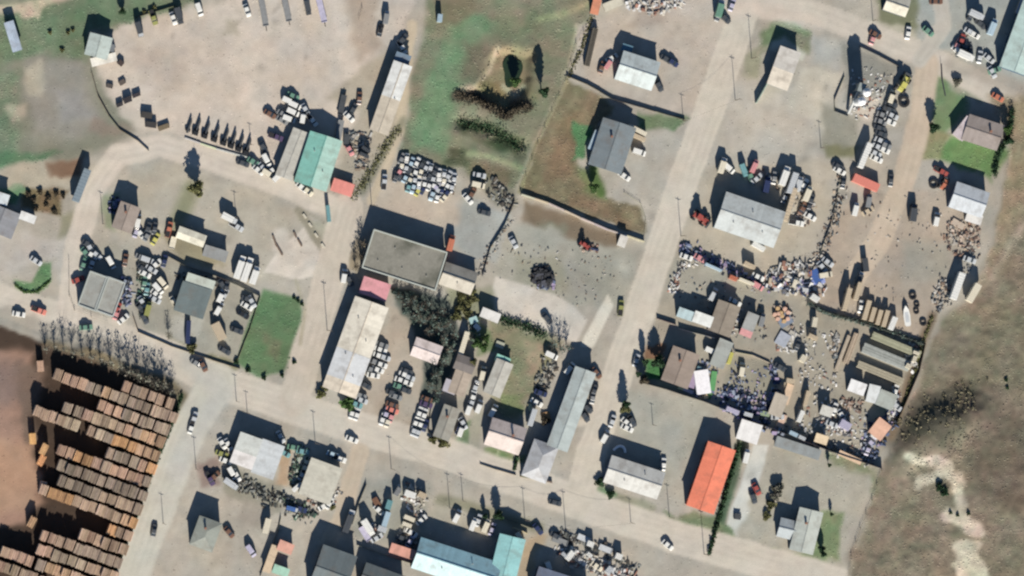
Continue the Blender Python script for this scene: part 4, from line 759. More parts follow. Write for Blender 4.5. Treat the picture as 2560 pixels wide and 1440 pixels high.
fleet('in the littered yards of the middle east', 'vehicles in the littered yards', [
    ('car', 1716, 642, -20, 'white'), ('car', 1750, 645, -30, 'pink'), ('car', 1895, 692, -25, 'white'), ('container', 1783, 668, -24, 'lightblue', (44, 6)), ('container', 1833, 695, -24, 'orange', (20, 10)), ('container', 1866, 704, -22, 'cream', (40, 7)), ('container', 1874, 663, -26, 'tan', (30, 10)), ('van', 1893, 714, -30, 'pink'), ('truck', 1927, 700, 80, 'tan', 20), ('truck', 1988, 706, 70, 'cream', 26),
    ('container', 2037, 745, -35, 'white', (22, 14)), ('van', 2064, 687, 10, 'cream'), ('car', 2069, 655, -35, 'silver'), ('car', 2055, 667, -50, 'silver'), ('van', 1783, 736, 60, 'silver'), ('truck', 1905, 800, 75, 'grey', 34), ('car', 1838, 755, -30, 'white'), ('container', 2036, 805, 80, 'cream', (24, 12)), ('container', 2032, 842, -25, 'tan', (24, 10)),
    ('car', 1994, 862, 70, 'charcoal'), ('container', 2007, 896, 60, 'cream', (18, 14)), ('car', 1951, 918, -30, 'charcoal'), ('container', 1975, 952, -10, 'tan', (20, 12)), ('container', 2016, 995, 76, 'tan', (38, 10)), ('container', 2001, 1040, 68, 'white', (30, 11)), ('car', 2086, 1022, 70, 'white'), ('car', 2103, 1038, -60, 'white'), ('car', 2080, 1060, -20, 'silver'),
    ('container', 2112, 1062, -30, 'lilac', (28, 20)), ('container', 1983, 1084, -25, 'lightblue', (22, 10)), ('container', 2004, 1094, -25, 'silver', (18, 9)), ('container', 2186, 1088, -25, 'white', (20, 12)), ('car', 2178, 1104, 50, 'lilac'), ('car', 2170, 1122, 70, 'lilac'), ('car', 2236, 1000, 60, 'silver'), ('car', 2241, 1015, -40, 'silver'), ('car', 2238, 976, 70, 'white'),
    ('container', 1825, 895, 72, 'yellow', (30, 9)), ('van', 1855, 923, 80, 'cream'), ('container', 1831, 1026, -22, 'lilac', (34, 11)), ('container', 1870, 1036, -15, 'silver', (22, 10)), ('car', 1944, 1042, 0, 'silver'), ('container', 2285, 897, 70, 'cream', (16, 10)), ('container', 2270, 915, 60, 'cream', (12, 14)), ('container', 2289, 882, -20, 'cream', (16, 8))])
# comb of eight dark skid trailers along the low wall
for i, (px, py) in enumerate([(466, 331), (488, 330), (511, 338), (535, 347), (558, 356), (577, 363), (596, 371), (614, 379)]):
    x, y = P(px + 8, py - 14, 1.5); e = empty('skid_trailer', x, y, 0, R(70))
    tag(e, f'{ORD[i]} dark skid trailer counted along the low wall from its outer end', 'trailer', 'dark skid trailers along the low wall')
    mb = MB(); mb.box((.2, 0, 1.0), (5.0, .45, .5)); mb.box((0, 0, .6), (4.4, .9, .2)); put('boom', mb.mesh('boom', M['plain']), e, NC('charcoal'))
    if i: mb = MB(); mb.box((-2.5, 0, .85), (1.5, 2.1, 1.3), top=.8); put('counterweight', mb.mesh('counterweight', M['plain']), e, NC('black'))
    for wy in (-.7, .7): put('wheel', WHB, e, loc=(-1.2, wy, .5))
# wreck yard: two dozen pairs of cars packed behind the meadow fence
wy = []; r2 = random.Random(3)
cols = ['white'] * 6 + ['silver'] * 5 + ['lightblue'] * 2 + ['charcoal'] * 3 + ['cream'] * 3 + ['navy', 'grey', 'teal']
for a in range(12):
    for b, n in ((0, 12), (1, 12), (2, 11), (3, 9)):
        if a >= n: continue
        px = 1006 + a * 11.6 + b * -2 + r2.uniform(-2, 2); py = 396 + a * 4.6 + b * 20 + r2.uniform(-3, 3)
        if b == 3 and a in (0, 1, 5, 6): continue
        wy.append(('wreck', px, py, 68 + r2.uniform(-16, 16) + (180 if r2.random() < .5 else 0), r2.choice(cols)))
wy += [('wreck', 1001, 428, 50, 'pink'), ('wreck', 990, 441, 75, 'charcoal'), ('wreck', 1046, 476, 60, 'yellow'), ('wreck', 1059, 472, 60, 'navy'), ('wreck', 1113, 491, 50, 'cream'), ('wreck', 1091, 467, 60, 'lilac')]
rows = {}
for it in wy:
    cnt = rows.setdefault(it[4], []); cnt.append(it)
for c, its in rows.items():
    its.sort(key=lambda i: i[1])
    for n, it in enumerate(its):
        cw = WORDS.get(c, c); o = ORD[n] if n < 20 else 'last'
        lb = f'{cw} car in the packed wreck yard below the meadow' if len(its) == 1 else f'{o} {cw} car across the packed wreck yard, counted from the track side'
        vehicle('wreck', it[1], it[2], it[3], c, lb, 'cars packed in the wreck yard')
# machines
def machine(name, label, px, py, ang, c, cat, s=1.0):
    x, y = P(px, py, 1.5); e = tag(empty(name, x, y, 0, R(ang)), label, cat); e.scale = (s, s, s)
    mb = MB(); mb.box((-.6, 0, 1.5), (2.6, 1.4, 1.0), top=.9); mb.box((1.4, 0, 1.2), (1.6, .8, .5)); put('body', mb.mesh('body', M['paint']), e, NC(c))
    mb = MB(); mb.box((-.2, 0, 2.5), (1.3, 1.3, 1.2), top=.88); put('window_glass', mb.mesh('window_glass', M['glass']), e)
    mb = MB(); mb.box((-.2, 0, 3.15), (1.4, 1.4, .12)); put('cab_roof', mb.mesh('cab_roof', M['paint']), e, NC(c))
    mb = MB(); mb.box((3.0, 0, .8), (.7, 2.6, .9), top=.7); put('bucket', mb.mesh('bucket', M['plain']), e, NC('charcoal'))
    for sy in (-1, 1):
        mb = MB(); mb.tube((1.2, sy * .7, 1.6), (2.9, sy * .7, .9), .13, .13, 6); put('lift_arm', mb.mesh('lift_arm', M['paint']), e, NC(c))
        for sx in (-1.3, 1.5): put('wheel', BIGW, e, loc=(sx, sy * 1.15, .75))
BIGW = wheel_mesh(.75, .5)
machine('wheel_loader', 'yellow wheel loader parked at the head of the car line', 2256, 212, 60, 'yellow', 'loader', 1.35)
machine('tractor', 'red tractor with implements beside the largest workshop', 1748, 544, -35, 'red', 'tractor', 1.3)
machine('tractor', 'dark red tractor towing a beam in the open centre yard', 1460, 612, -35, 'red', 'tractor', .9)
machine('wheel_loader', 'rusty orange loader at the gate of the blue grey barn', 2358, 462, 60, 'orange', 'loader', .9)
x, y = P(1480, 622, .5); e = put('steel_beam', box_mesh('steel_beam', M['plain'], (4.6, .6, .7)), color=NC('navy'), loc=(x, y, .35), rz=R(-12)); tag(e, 'dark steel beam lying behind the small red tractor', 'beam')
# boat
mb = MB(); mb.loft([[(a, -b_ * .6, 0), (a, -b_, h_), (a, b_, h_), (a, b_ * .6, 0)] for a, b_, h_ in ((-3.6, .7, 1.0), (-3, 1.05, 1.0), (0, 1.2, 1.05), (2.2, .9, 1.2), (3.6, .12, 1.4))])
x, y = P(2266, 790, 1.2); e = tag(empty('boat', x, y, .35, R(98)), 'white boat hull standing on blocks in the dirt yard', 'boat'); put('hull', mb.mesh('hull', M['paint']), e, NC('white'))
mb = MB(); mb.box((-.4, 0, 1.12), (3.6, 1.3, .06)); put('deck', mb.mesh('deck', M['wood']), e, NC('silver'))
for xx in (-2, 1.6): mb = MB(); mb.box((xx, 0, -.15), (.5, 1.4, .4)); put('support_block', mb.mesh('support_block', M['plain']), e, NC('brown'))
# tyres lying about
TYRE = MB()
for i in range(16):
    a, b = 2 * math.pi * i / 16, 2 * math.pi * (i + 1) / 16
    q = [(r_ * math.cos(t_), r_ * math.sin(t_), z_) for t_ in (a, b) for r_, z_ in ((1, 0), (1.05, .45), (.62, .45), (.6, 0))]
    TYRE.add(q, [(0, 1, 5, 4), (1, 2, 6, 5), (2, 3, 7, 6), (3, 0, 4, 7)])
TYRE = TYRE.mesh('tyre', M['rubber'])
for px, py, s_, lb in ((2259, 255, 1.9, 'large black tyre ring lying beside the car line'), (2281, 740, 1.3, 'dark tyre in the dirt yard, topmost of the scattered ones'), (2291, 762, 1.0, 'dark tyre near the boat bow'), (2307, 806, 1.2, 'dark tyre beyond the white boat'), (2290, 778, 1.0, 'dark tyre alongside the white boat'), (2333, 460, 1.6, 'huge dark tyre by the orange loader')):
    x, y = P(px, py); tag(put('tyre', TYRE, loc=(x, y, 0), scale=(s_, s_, s_)), lb, 'tyre')
# pallets, slabs, tarpaulins
def slab(name, label, px, py, L, W, ang, h, c, cat, m='plain', group=None, planks=0):
    x, y = P(px, py, h); e = tag(empty(name, x, y, ground_z(px, py), R(ang)), label, cat, group); mb = MB()
    if planks:
        for i in range(planks):
            for j in range(2): mb.box((rd.uniform(-.15, .15), -W * S / 2 + (i + .5) * W * S / planks, h * (.3 + .5 * j) + rd.uniform(-.05, .08)), (L * S, W * S / planks * .86, h * .45), col=(rd.uniform(.75, 1.15),) * 3 + (1,))
        put('planks', mb.mesh('planks', M['wood']), e, C(*c))['kind'] = 'stuff'
    else:
        mb.box((0, 0, h / 2), (L * S, W * S, h)); put('cover', mb.mesh('cover', M[m]), e, C(*c))
    return e
for (px, py, L, W, a, h, c, lb) in ((2240, 862, 130, 18, -22.5, 1.6, (176, 176, 150), 'mossy tan timber row, upper one of the three long rows'), (2215, 892, 126, 26, -22.5, 1.7, (168, 172, 166), 'widest grey timber row in the middle of three'),
                                    (2200, 932, 122, 18, -22, 1.5, (188, 180, 158), 'lowest tan timber row of the three long ones'), (2106, 882, 92, 9, 69, .9, (200, 186, 166), 'thin pale plank row standing along the timber rows'), (2128, 870, 80, 14, 69, 1.0, (196, 178, 156), 'broad pale plank row at the ends of the timber rows')):
    slab('timber_row', lb, px, py, L, W, a, h, c, 'timber', planks=int(W / 3) + 1, group='long timber rows')
slab('log_pile', 'long dark pile of logs along the tan yard fence', 1478, 118, 96, 14, 77, 1.8, (96, 92, 84), 'logs', planks=7)
for i, (px, py, L, W, a, h, c, lb) in enumerate(((2040, 690, 34, 22, -60, 1.4, (70, 100, 160), 'deep blue tarpaulin in the scrap corner'), (2046, 704, 34, 12, 10, 1.2, (150, 162, 210), 'pale violet blue tarpaulin below the deep blue one'), (1756, 955, 36, 60, 8, 1.9, (246, 244, 246), 'large glaring white sheet standing in for a blown-out patch in the littered yard'),  # the glaring white sheet is added in place of a blown-out bright patch
                                              (1783, 952, 14, 48, -8, .7, (100, 160, 105), 'bright green netting beside the glaring white sheet'), (1727, 950, 26, 40, -14, .6, (166, 150, 176), 'dull purple tarpaulin beside the taupe roofed house'), (1716, 975, 36, 9, -22, .9, (214, 196, 206), 'narrow pink sheet on the fence below the purple tarpaulin'),
                                              (1702, 970, 14, 9, -22, 1.0, (226, 206, 166), 'small cream box at the dark fence'), (1764, 992, 12, 10, 30, 1.2, (216, 190, 150), 'small tan box below the glaring white sheet'), (1912, 1034, 24, 12, -12, 1.5, (150, 166, 136), 'pale green cover among navy heaps'),
                                              (1969, 985, 18, 52, -18, .8, (214, 190, 164), 'peach coloured board stack beside the tan store'), (1954, 1052, 16, 34, -22, .7, (212, 182, 162), 'lower peach board stack near the tan store'), (1775, 985, 12, 24, -25, .6, (80, 120, 80), 'dark green netting strip near the fence'),
                                              (2395, 560, 34, 16, -30, .7, (190, 176, 160), 'rough tan pallet heap below the barn'), (1752, 925, 22, 14, -20, 1.2, (110, 140, 150), 'blue grey cover above the glaring white sheet'), (1962, 800, 30, 34, -60, .7, (128, 140, 156), 'slate blue tarpaulin beside the barrels'),
                                              (1957, 848, 30, 34, -30, .8, (170, 176, 186), 'silvery tarpaulin in the littered yard'), (1983, 843, 30, 26, -30, .5, (182, 178, 168), 'pale board platform beside the silvery tarpaulin'), (1184, 800, 20, 16, 20, 1.4, (168, 200, 200), 'pale turquoise plastic cover beside the garden shed'),
                                              (1193, 818, 18, 12, -50, 1.2, (200, 214, 220), 'whitish plastic cover beside the garden shed'), (1250, 862, 22, 16, -20, .8, (176, 178, 160), 'beige heap cover in the back garden'), (1326, 1018, 10, 18, 20, .8, (206, 198, 160), 'straw coloured bale by the garden edge'), (1365, 1042, 20, 24, 10, .8, (176, 140, 100), 'rusty brown heap by the silver caravan'))):
    slab('sheet_cover', lb, px, py, L, W, a, h * .7, c, 'cover')
# white C of pipes in the shade behind the shop
mb = MB(); pts = [(1.5, 1.3), (1.0, 1.7), (0, 1.9), (-1.1, 1.5), (-1.6, .4), (-1.5, -.8), (-1.2, -1.7)]
for a, b in zip(pts, pts[1:]): mb.tube((a[0], a[1], .5), (b[0], b[1], .5), .48, .48, 8)
x, y = P(1548, 1127); tag(put('hoop_pipe', mb.mesh('hoop_pipe', M['paint']), color=C(250, 250, 250), loc=(x, y, 0), rz=R(-60)), 'white curved pipe lying in the shade behind the shop', 'pipe')
# barrels
BAR = MB(); BAR.tube((0, 0, 0), (0, 0, 1.2), .75, .75, 12); BAR.tube((0, 0, 1.2), (0, 0, 1.26), .6, .6, 12); BAR = BAR.mesh('barrel', M['plain'])
bp = [(1944, 771), (1962, 772), (1952, 782), (1944, 797), (1960, 803), (1955, 790), (1970, 781), (1969, 797), (1947, 784), (1937, 786)]
for i, (px, py) in enumerate(sorted(bp, key=lambda p: p[1])):
    x, y = P(px, py, 1); tag(put('barrel', BAR, color=C(222, 182, 160) if i % 3 else C(204, 172, 128), loc=(x, y, 0)), f'{ORD[i]} peach or ochre tank from the top in the tank cluster', 'tank', 'peach tanks in the littered yard')
# small freestanding dark blocks and pits
for (px, py, L, W, a, h, c, lb) in ((275, 215, 16, 10, -15, .8, (90, 84, 80), 'small dark crate below the white canopy'), (306, 206, 16, 12, 30, .8, (96, 88, 82), 'second small dark crate below the white canopy'), (368, 288, 27, 15, -8, 1.6, (70, 68, 66), 'upper dark bin inside the pale rim'), (379, 312, 27, 14, -8, 1.6, (66, 64, 64), 'lower dark bin inside the pale rim'),
                                    (300, 262, 16, 9, 22, 1.2, (60, 58, 62), 'outer dark crate of a slanting row of three'), (320, 250, 20, 14, 22, 1.6, (56, 54, 58), 'biggest dark crate in the middle of the slanting row'), (342, 238, 20, 9, 22, 1.2, (64, 60, 64), 'upper dark crate of the slanting row'), (410, 318, 28, 12, 20, 1.0, (120, 108, 88), 'brown heap frame at the road edge'),
                                    (303, 158, 14, 12, -40, 1.3, (76, 66, 64), 'dark bin at the end of the white canopy')):
    slab('dark_crate', lb, px, py, L, W, a, h, c, 'crate')
# ------------------------------------------------------------------ log yard
def log_mesh(seed, w_=2.9, d_=3.85, h_=3.7):
    r = random.Random(seed); mb = MB(); rad = .17
    mb.box((0, 0, (h_ - .5) / 2), (w_ - .3, d_ - .5, h_ - .5), col=(.62, .60, .58, 1))
    for lay, z in ((0, h_ - .42), (1, h_ - .16)):
        n = int((w_ - .1 * lay) / .34)
        for i in range(n):
            x = (i - (n - 1) / 2) * .345 + r.uniform(-.03, .03); k = r.uniform(.72, 1.2); zz = z + r.uniform(-.06, .12)
            q = d_ / 2 + r.uniform(-.2, .15); mb.tube((x, -q, zz), (x + r.uniform(-.04, .04), q + r.uniform(-.15, .1), zz), rad * r.uniform(.85, 1.15), rad * r.uniform(.8, 1.1), 6, (k, k * r.uniform(.95, 1.02), k * r.uniform(.9, 1.0), 1))
    for sx in (-1, 1):
        for i in range(5): k = r.uniform(.7, 1.1); mb.tube((sx * (w_ / 2 - .2), -d_ / 2 + .1, .35 + i * .62), (sx * (w_ / 2 - .2), d_ / 2 - .1, .35 + i * .62), .22, .22, 5, (k, k, k, 1))
    for sy in (-1, 1):
        for i in range(5):
            for j in range(4): k = r.uniform(.8, 1.25); mb.tube((-.95 + i * .48, sy * (d_ / 2 - .35), .5 + j * .75), (-.95 + i * .48, sy * (d_ / 2 - .08), .5 + j * .75), .2, .2, 5, (k * 1.1, k, k * .8, 1))
    return mb.mesh('logs', M['wood'], fix=False)
LOGS = [log_mesh(i, h_=4.0 + .22 * (i % 5)) for i in range(8)]
rl = random.Random(21)
rows = [(850, 318, 438), (884, 130, 446), (920, 252, 428), (957, 150, 414), (994, 92, 402), (1031, 262, 392), (1069, 142, 380), (1107, 150, 370), (1145, 152, 358), (1183, 102, 346), (1221, 262, 334), (1259, 208, 322), (1297, 112, 308), (1335, 92, 298), (1374, 16, 284), (1412, -30, 120)]
LOGC = [(186, 168, 150), (182, 168, 152), (192, 174, 156), (172, 161, 147), (180, 166, 148), (192, 168, 150), (162, 153, 141), (198, 174, 148), (186, 164, 148), (190, 180, 162), (200, 166, 128)]
for ri, (c0, xa, xb) in enumerate(rows):
    px = xb - 10; n = 0; seg = rl.randrange(len(LOGC))
    while px > xa:
        if rl.random() < .35: seg = rl.randrange(len(LOGC))
        col = LOGC[seg]; j = rl.uniform(.86, 1.1); wdt = rl.uniform(.86, 1.22); py = c0 + .37 * px - 2 + rl.uniform(-1.5, 1.5)
        if py < 1470 and not (ri == 4 and 205 < px < 225):
            i = rl.randrange(8); h = 4.0 + .22 * (i % 5); x, y = P(px, py, h); e = empty('log_stack', x, y, 0, R(-20.3 + rl.uniform(-1.5, 1.5) + 180 * rl.randrange(2)))
            nm = 'grey brown' if max(col) < 180 else 'orange tan' if col[2] < 130 else 'pinkish tan' if col[0] - col[1] > 28 else 'pale tan'
            tag(e, f'{nm} log stack, {ORD[min(n, 19)]} from the road end in the {ORD[ri]} row of logs', 'log stack', 'log stacks in rows in the log yard')
            put('logs', LOGS[i], e, C(col[0] * j * 1.0, col[1] * j * .965, col[2] * j * .95, 1.12), scale=(wdt, rl.uniform(.9, 1.06), rl.uniform(.9, 1.05)))['kind'] = 'stuff'; n += 1
        px -= 19.4 * (wdt + .02)
        if rl.random() < .04 and n: px -= 6
for px, py, a, lb, col in ((104, 915, 5, 'lone tan log stack at the dark upper corner of the log yard', (190, 160, 140)), (84, 1096, 5, 'bright ochre log stack, the upper of two at the bare ground edge', (212, 170, 120)), (112, 1122, -25, 'bright ochre log stack below its twin at the bare ground edge', (212, 174, 130)), (106, 1150, -28, 'orange log stack tilted at the bare ground edge', (216, 164, 120)), (82, 1304, -28, 'small tan log stack standing alone in the dark lane', (180, 150, 120)), (110, 1216, -12, 'tan log stack at the bare end of the tenth row', (190, 160, 146))):
    x, y = P(px, py, 3); e = tag(empty('log_stack', x, y, 0, R(a)), lb, 'log stack', 'log stacks in rows in the log yard'); put('logs', LOGS[rl.randrange(8)], e, C(*col, 1.25), scale=(.8, 1, .8))['kind'] = 'stuff'
# ------------------------------------------------------------------ mixed scrap and building rubbish heaps (nobody could count the pieces)
PAL = dict(mix=[(204, 202, 196), (156, 156, 152), (106, 110, 114), (84, 88, 92), (168, 160, 146), (176, 160, 140), (196, 190, 180), (110, 118, 120), (128, 110, 96)],
           pale=[(226, 224, 220), (200, 200, 196), (214, 206, 190), (170, 170, 166), (110, 110, 112), (236, 236, 234), (160, 120, 104)],
           navy=[(54, 64, 92), (76, 90, 120), (160, 170, 186), (110, 120, 150), (44, 50, 60), (176, 160, 190)],
           dark=[(70, 74, 72), (92, 96, 94), (114, 116, 110), (84, 80, 74), (146, 148, 142), (104, 96, 86), (170, 168, 160)],
           rust=[(150, 122, 106), (182, 158, 140), (120, 100, 90), (200, 182, 166), (100, 90, 84), (166, 160, 150), (176, 170, 160)],
           soot=[(40, 42, 44), (54, 56, 60), (66, 66, 68), (48, 44, 42), (80, 82, 90)],
           green=[(70, 100, 84), (110, 132, 110), (60, 70, 64), (170, 180, 168), (96, 92, 80)])
def heap(label, pts, n, pal, hmax=1.2, smin=.4, smax=1.9, wd=None, name='scrap'):
    r = random.Random(hash(label) % 9973 if False else sum(map(ord, label))); mb = MB()
    xs, ys = [p[0] for p in pts], [p[1] for p in pts]; k = 0; n = int(n * .80); hmax *= .72
    while k < n:
        if wd is None:
            px, py = r.uniform(min(xs), max(xs)), r.uniform(min(ys), max(ys))
            ins = False
            for i in range(len(pts)):
                (ax, ay), (bx, by) = pts[i], pts[(i + 1) % len(pts)]
                if (ay > py) != (by > py) and px < (bx - ax) * (py - ay) / (by - ay) + ax: ins = not ins
            if not ins: continue
        else:
            seg = r.random() * (len(pts) - 1); i = int(seg); t = seg - i; px = pts[i][0] * (1 - t) + pts[i + 1][0] * t + r.gauss(0, wd / 2.6); py = pts[i][1] * (1 - t) + pts[i + 1][1] * t + r.gauss(0, wd / 2.6)
        k += 1; c = C(*r.choice(PAL[pal])); j = r.uniform(.7, 1.15); c = (c[0] * j, c[1] * j, c[2] * j, 1)
        a, b, h = r.uniform(smin, smax), r.uniform(smin * .6, smax * .6), r.uniform(.15, hmax) * (1 if r.random() < .7 else .3); x, y = P(px, py, h * .6); z = ground_z(px, py)
        rz = R(-18) + r.choice((0, math.pi / 2)) + r.gauss(0, .35); q = r.random()
        if q < .55: mb.box((x, y, z + h / 2), (a, b, h), rz, c, top=r.uniform(.7, 1))
        elif q < .75: mb.box((x, y, z + h * .8), (a * 1.2, b, .08), rz, c, tilt=r.uniform(-.5, .5))
        elif q < .9: mb.tube((x, y, z + h * .5), (x + a * math.cos(rz), y + a * math.sin(rz), z + h * .6), .12 + b * .15, .12 + b * .15, 6, c)
        else: mb.tube((x, y, z), (x, y, z + h), b * .5, b * .45, 8, c)
    tag(put(name, mb.mesh(name, M['scrap'])), label, 'scrap', kind='stuff')
heap('mixed scrap between the packed car wrecks', [(1000, 392), (1140, 440), (1146, 490), (1090, 492), (1000, 450)], 180, 'mix', 1.0, .3, 1.3)
heap('scrap and crushed metal in the fence corner of the grey yard', [(1230, 440), (1270, 470), (1290, 510), (1270, 540), (1225, 500), (1200, 450)], 110, 'dark', 1.0)
heap('rubble line along the grey yard fence', [(1280, 545), (1250, 590), (1215, 640), (1200, 690)], 120, 'mix', .8, .3, 1.1, 12)
heap('colourful scrap corner beside the blue tarpaulin', [(1940, 655), (2030, 650), (2060, 690), (2060, 740), (1960, 735), (1900, 710)], 260, 'pale', 1.6, .5, 2.4)
heap('navy scrap between the white boxes', [(1925, 690), (2020, 700), (2020, 735), (1960, 735)], 80, 'navy', 1.2, .5, 2.2)
heap('junk line along the workshop fence', [(1705, 610), (1745, 640), (1830, 675), (1920, 715)], 200, 'navy', 1.3, .4, 1.8, 22)
heap('pale junk line down the littered yard side', [(1740, 640), (1705, 670), (1690, 700), (1680, 730)], 120, 'pale', 1.1, .3, 1.5, 18)
heap('rubbish line beneath the row of scrap by the fence road', [(2105, 440), (2095, 520), (2080, 570), (2055, 620), (2045, 650)], 190, 'mix', 1.1, .3, 1.4, 24)
heap('rubbish heap below the barn', [(2370, 550), (2450, 560), (2450, 620), (2400, 650), (2350, 600)], 200, 'rust', 1.0, .3, 1.6)
heap('scrap corner beside the white lorry trailers', [(2350, 690), (2375, 700), (2380, 760), (2330, 790), (2330, 740)], 140, 'mix', 1.0, .3, 1.4)
heap('rubbish along the lower yard of the barn', [(2420, 590), (2430, 650), (2400, 690)], 80, 'mix', .9, .3, 1.3, 18)
heap('purple grey rubbish beside the taupe house', [(1722, 900), (1800, 905), (1800, 1000), (1715, 985)], 110, 'navy', .8, .3, 1.4)
heap('dark blue heaps along the tall fence', [(1800, 960), (1860, 985), (1905, 1000), (1920, 1060), (1990, 1100), (1900, 1075), (1800, 1020)], 210, 'navy', 1.8, .5, 2.2)
heap('dark blue junk beside the tan store', [(1930, 915), (1945, 960), (1920, 1010), (1912, 1060)], 130, 'navy', 1.5, .4, 1.8, 18)
heap('junk strip down the grey paved yard', [(1850, 920), (1845, 960), (1840, 1000)], 70, 'navy', .9, .3, 1.3, 14)
heap('building materials around the stores', [(2100, 990), (2160, 1000), (2150, 1030), (2110, 1020)], 60, 'rust', .8)
heap('materials near the peach hut', [(2040, 1030), (2120, 1060), (2130, 1090), (2060, 1080)], 120, 'pale', 1.2, .4, 1.8)
heap('scrap piled around the peach hut', [(2160, 1060), (2240, 1020), (2250, 1050), (2180, 1160), (2150, 1140)], 190, 'navy', 1.2, .3, 1.7)
heap('pale odds and ends down the slope fence', [(2230, 960), (2255, 980), (2235, 1040), (2215, 1060)], 90, 'pale', 1.2, .4, 1.6)
heap('long line of junk behind the tall dark fence', [(1960, 1070), (2040, 1105), (2120, 1130), (2180, 1155)], 170, 'mix', 1.3, .4, 1.7, 18)
heap('orange brown heap beside the tank cluster', [(1935, 765), (1985, 765), (1985, 820), (1940, 815)], 60, 'rust', .9)
heap('scrap left of the silvery tarpaulin', [(1940, 830), (1990, 830), (1995, 880), (1945, 880)], 60, 'pale', .9)
heap('weathered boards beside the plank rows', [(2085, 830), (2100, 850), (2090, 900), (2080, 900)], 60, 'mix', .8)
heap('pallets at the end of the timber rows', [(2270, 850), (2300, 870), (2285, 935), (2255, 920)], 90, 'pale', 1.0)
heap('long line of scrap behind the twin warehouse', [(590, 1210), (640, 1225), (700, 1255), (780, 1290)], 330, 'dark', 1.2, .3, 1.6, 30)
heap('green and blue scrap at the depot corner', [(700, 1240), (760, 1260), (790, 1290), (740, 1300)], 110, 'green', 1.3, .4, 1.8)
heap('scrap beside the depot wall', [(745, 1110), (775, 1125), (760, 1180), (735, 1225), (722, 1200)], 170, 'green', 1.3, .3, 1.6)
heap('pale scrap strip on the depot edge', [(770, 1245), (800, 1255), (830, 1265), (845, 1225)], 90, 'pale', 1.0, .3, 1.4, 12)
heap('builders yard materials', [(1005, 1200), (1050, 1215), (1070, 1240), (1050, 1300), (1010, 1260), (985, 1230)], 120, 'pale', 1.2, .3, 1.6)
heap('builders yard junk by the salmon shed', [(1000, 1325), (1045, 1335), (1040, 1370), (990, 1360)], 110, 'mix', 1.2, .3, 1.7)
heap('builders yard junk by the trailers', [(900, 1320), (945, 1350), (960, 1345), (940, 1310)], 60, 'pale', .9)
heap('roadside scrap row, upper strip', [(1390, 1335), (1440, 1350), (1520, 1380), (1590, 1425)], 220, 'dark', 1.3, .4, 1.9, 20)
heap('roadside scrap row, lower pale strip', [(1405, 1380), (1460, 1400), (1530, 1430), (1570, 1440)], 260, 'pale', 1.4, .4, 2.0, 28)
heap('scrap around the twin garages', [(305, 690), (330, 700), (325, 760), (305, 770)], 90, 'navy', 1.2)
heap('dark scrap in the car line', [(345, 670), (375, 690), (380, 740), (350, 800), (340, 740)], 140, 'green', 1.3, .3, 1.6)
heap('scrap behind the taupe house', [(275, 490), (300, 495), (290, 540), (270, 530)], 60, 'navy', 1.0)
heap('dark scrap around the slate workshop', [(440, 690), (455, 680), (540, 700), (560, 730), (540, 715), (450, 720)], 110, 'dark', 1.2)
heap('scrap by the top edge in the tan yard', [(1560, 0), (1720, 0), (1700, 20), (1640, 40), (1560, 20)], 130, 'pale', 1.0)
heap('clutter above the largest workshop', [(1900, 420), (2010, 430), (2040, 520), (2010, 580), (1940, 470)], 110, 'mix', 1.1)
heap('clutter beside the batching plant', [(2130, 160), (2230, 190), (2190, 290), (2120, 300)], 110, 'pale', .6, .3, 1.5)
heap('clutter in the strip beside the sea green workshop', [(870, 330), (930, 330), (920, 420), (890, 430)], 110, 'mix', .8)
heap('clutter beside the brown roofed house', [(1830, 740), (1850, 760), (1840, 840), (1825, 840)], 60, 'pale', .9)
heap('burnt dark heap in the open centre yard', [(1332, 672), (1362, 668), (1384, 690), (1378, 712), (1350, 716), (1328, 700)], 190, 'soot', 2.0, .6, 2.4)
heap('rubble beside the burnt heap', [(1340, 700), (1390, 705), (1385, 722), (1345, 725)], 60, 'navy', .8)
heap('rubble strip behind the brown strip wall', [(1440, 600), (1500, 610), (1500, 630), (1450, 625)], 40, 'rust', .8)
heap('garden clutter around the back houses', [(1165, 780), (1200, 790), (1200, 860), (1170, 850)], 90, 'green', 1.0)
heap('garden clutter beside the long corner building', [(1355, 890), (1400, 900), (1370, 980), (1340, 1010), (1335, 960)], 110, 'dark', 1.0)
heap('rusty junk behind the workshop lorries', [(2000, 500), (2030, 500), (2025, 560), (1995, 540)], 60, 'rust', 1.0)
heap('thin litter over the upper littered yard', [(1700, 680), (1900, 730), (1930, 860), (1850, 850), (1690, 740)], 110, 'mix', .7, .25, 1.2)
heap('thin litter over the materials yard', [(1990, 800), (2100, 840), (2090, 980), (2000, 960), (1980, 880)], 150, 'pale', .7, .25, 1.3)
heap('thin litter over the lower materials yard', [(2000, 980), (2170, 1020), (2160, 1140), (1990, 1070)], 190, 'pale', .9, .3, 1.5)
heap('thin litter beside the large taupe house yard', [(1830, 900), (1930, 920), (1910, 1010), (1820, 970)], 90, 'navy', .7, .3, 1.3)
heap('thin litter over the eastern dirt yard', [(2200, 480), (2390, 500), (2350, 780), (2060, 740), (2100, 620)], 110, 'mix', .6, .2, .9)
heap('rubble scattered over the open centre yard', [(1250, 590), (1580, 650), (1480, 780), (1230, 690)], 120, 'mix', .5, .2, .9)
heap('oddments in the grey top yard', [(2390, 90), (2430, 90), (2420, 150), (2385, 140)], 40, 'mix', .8)
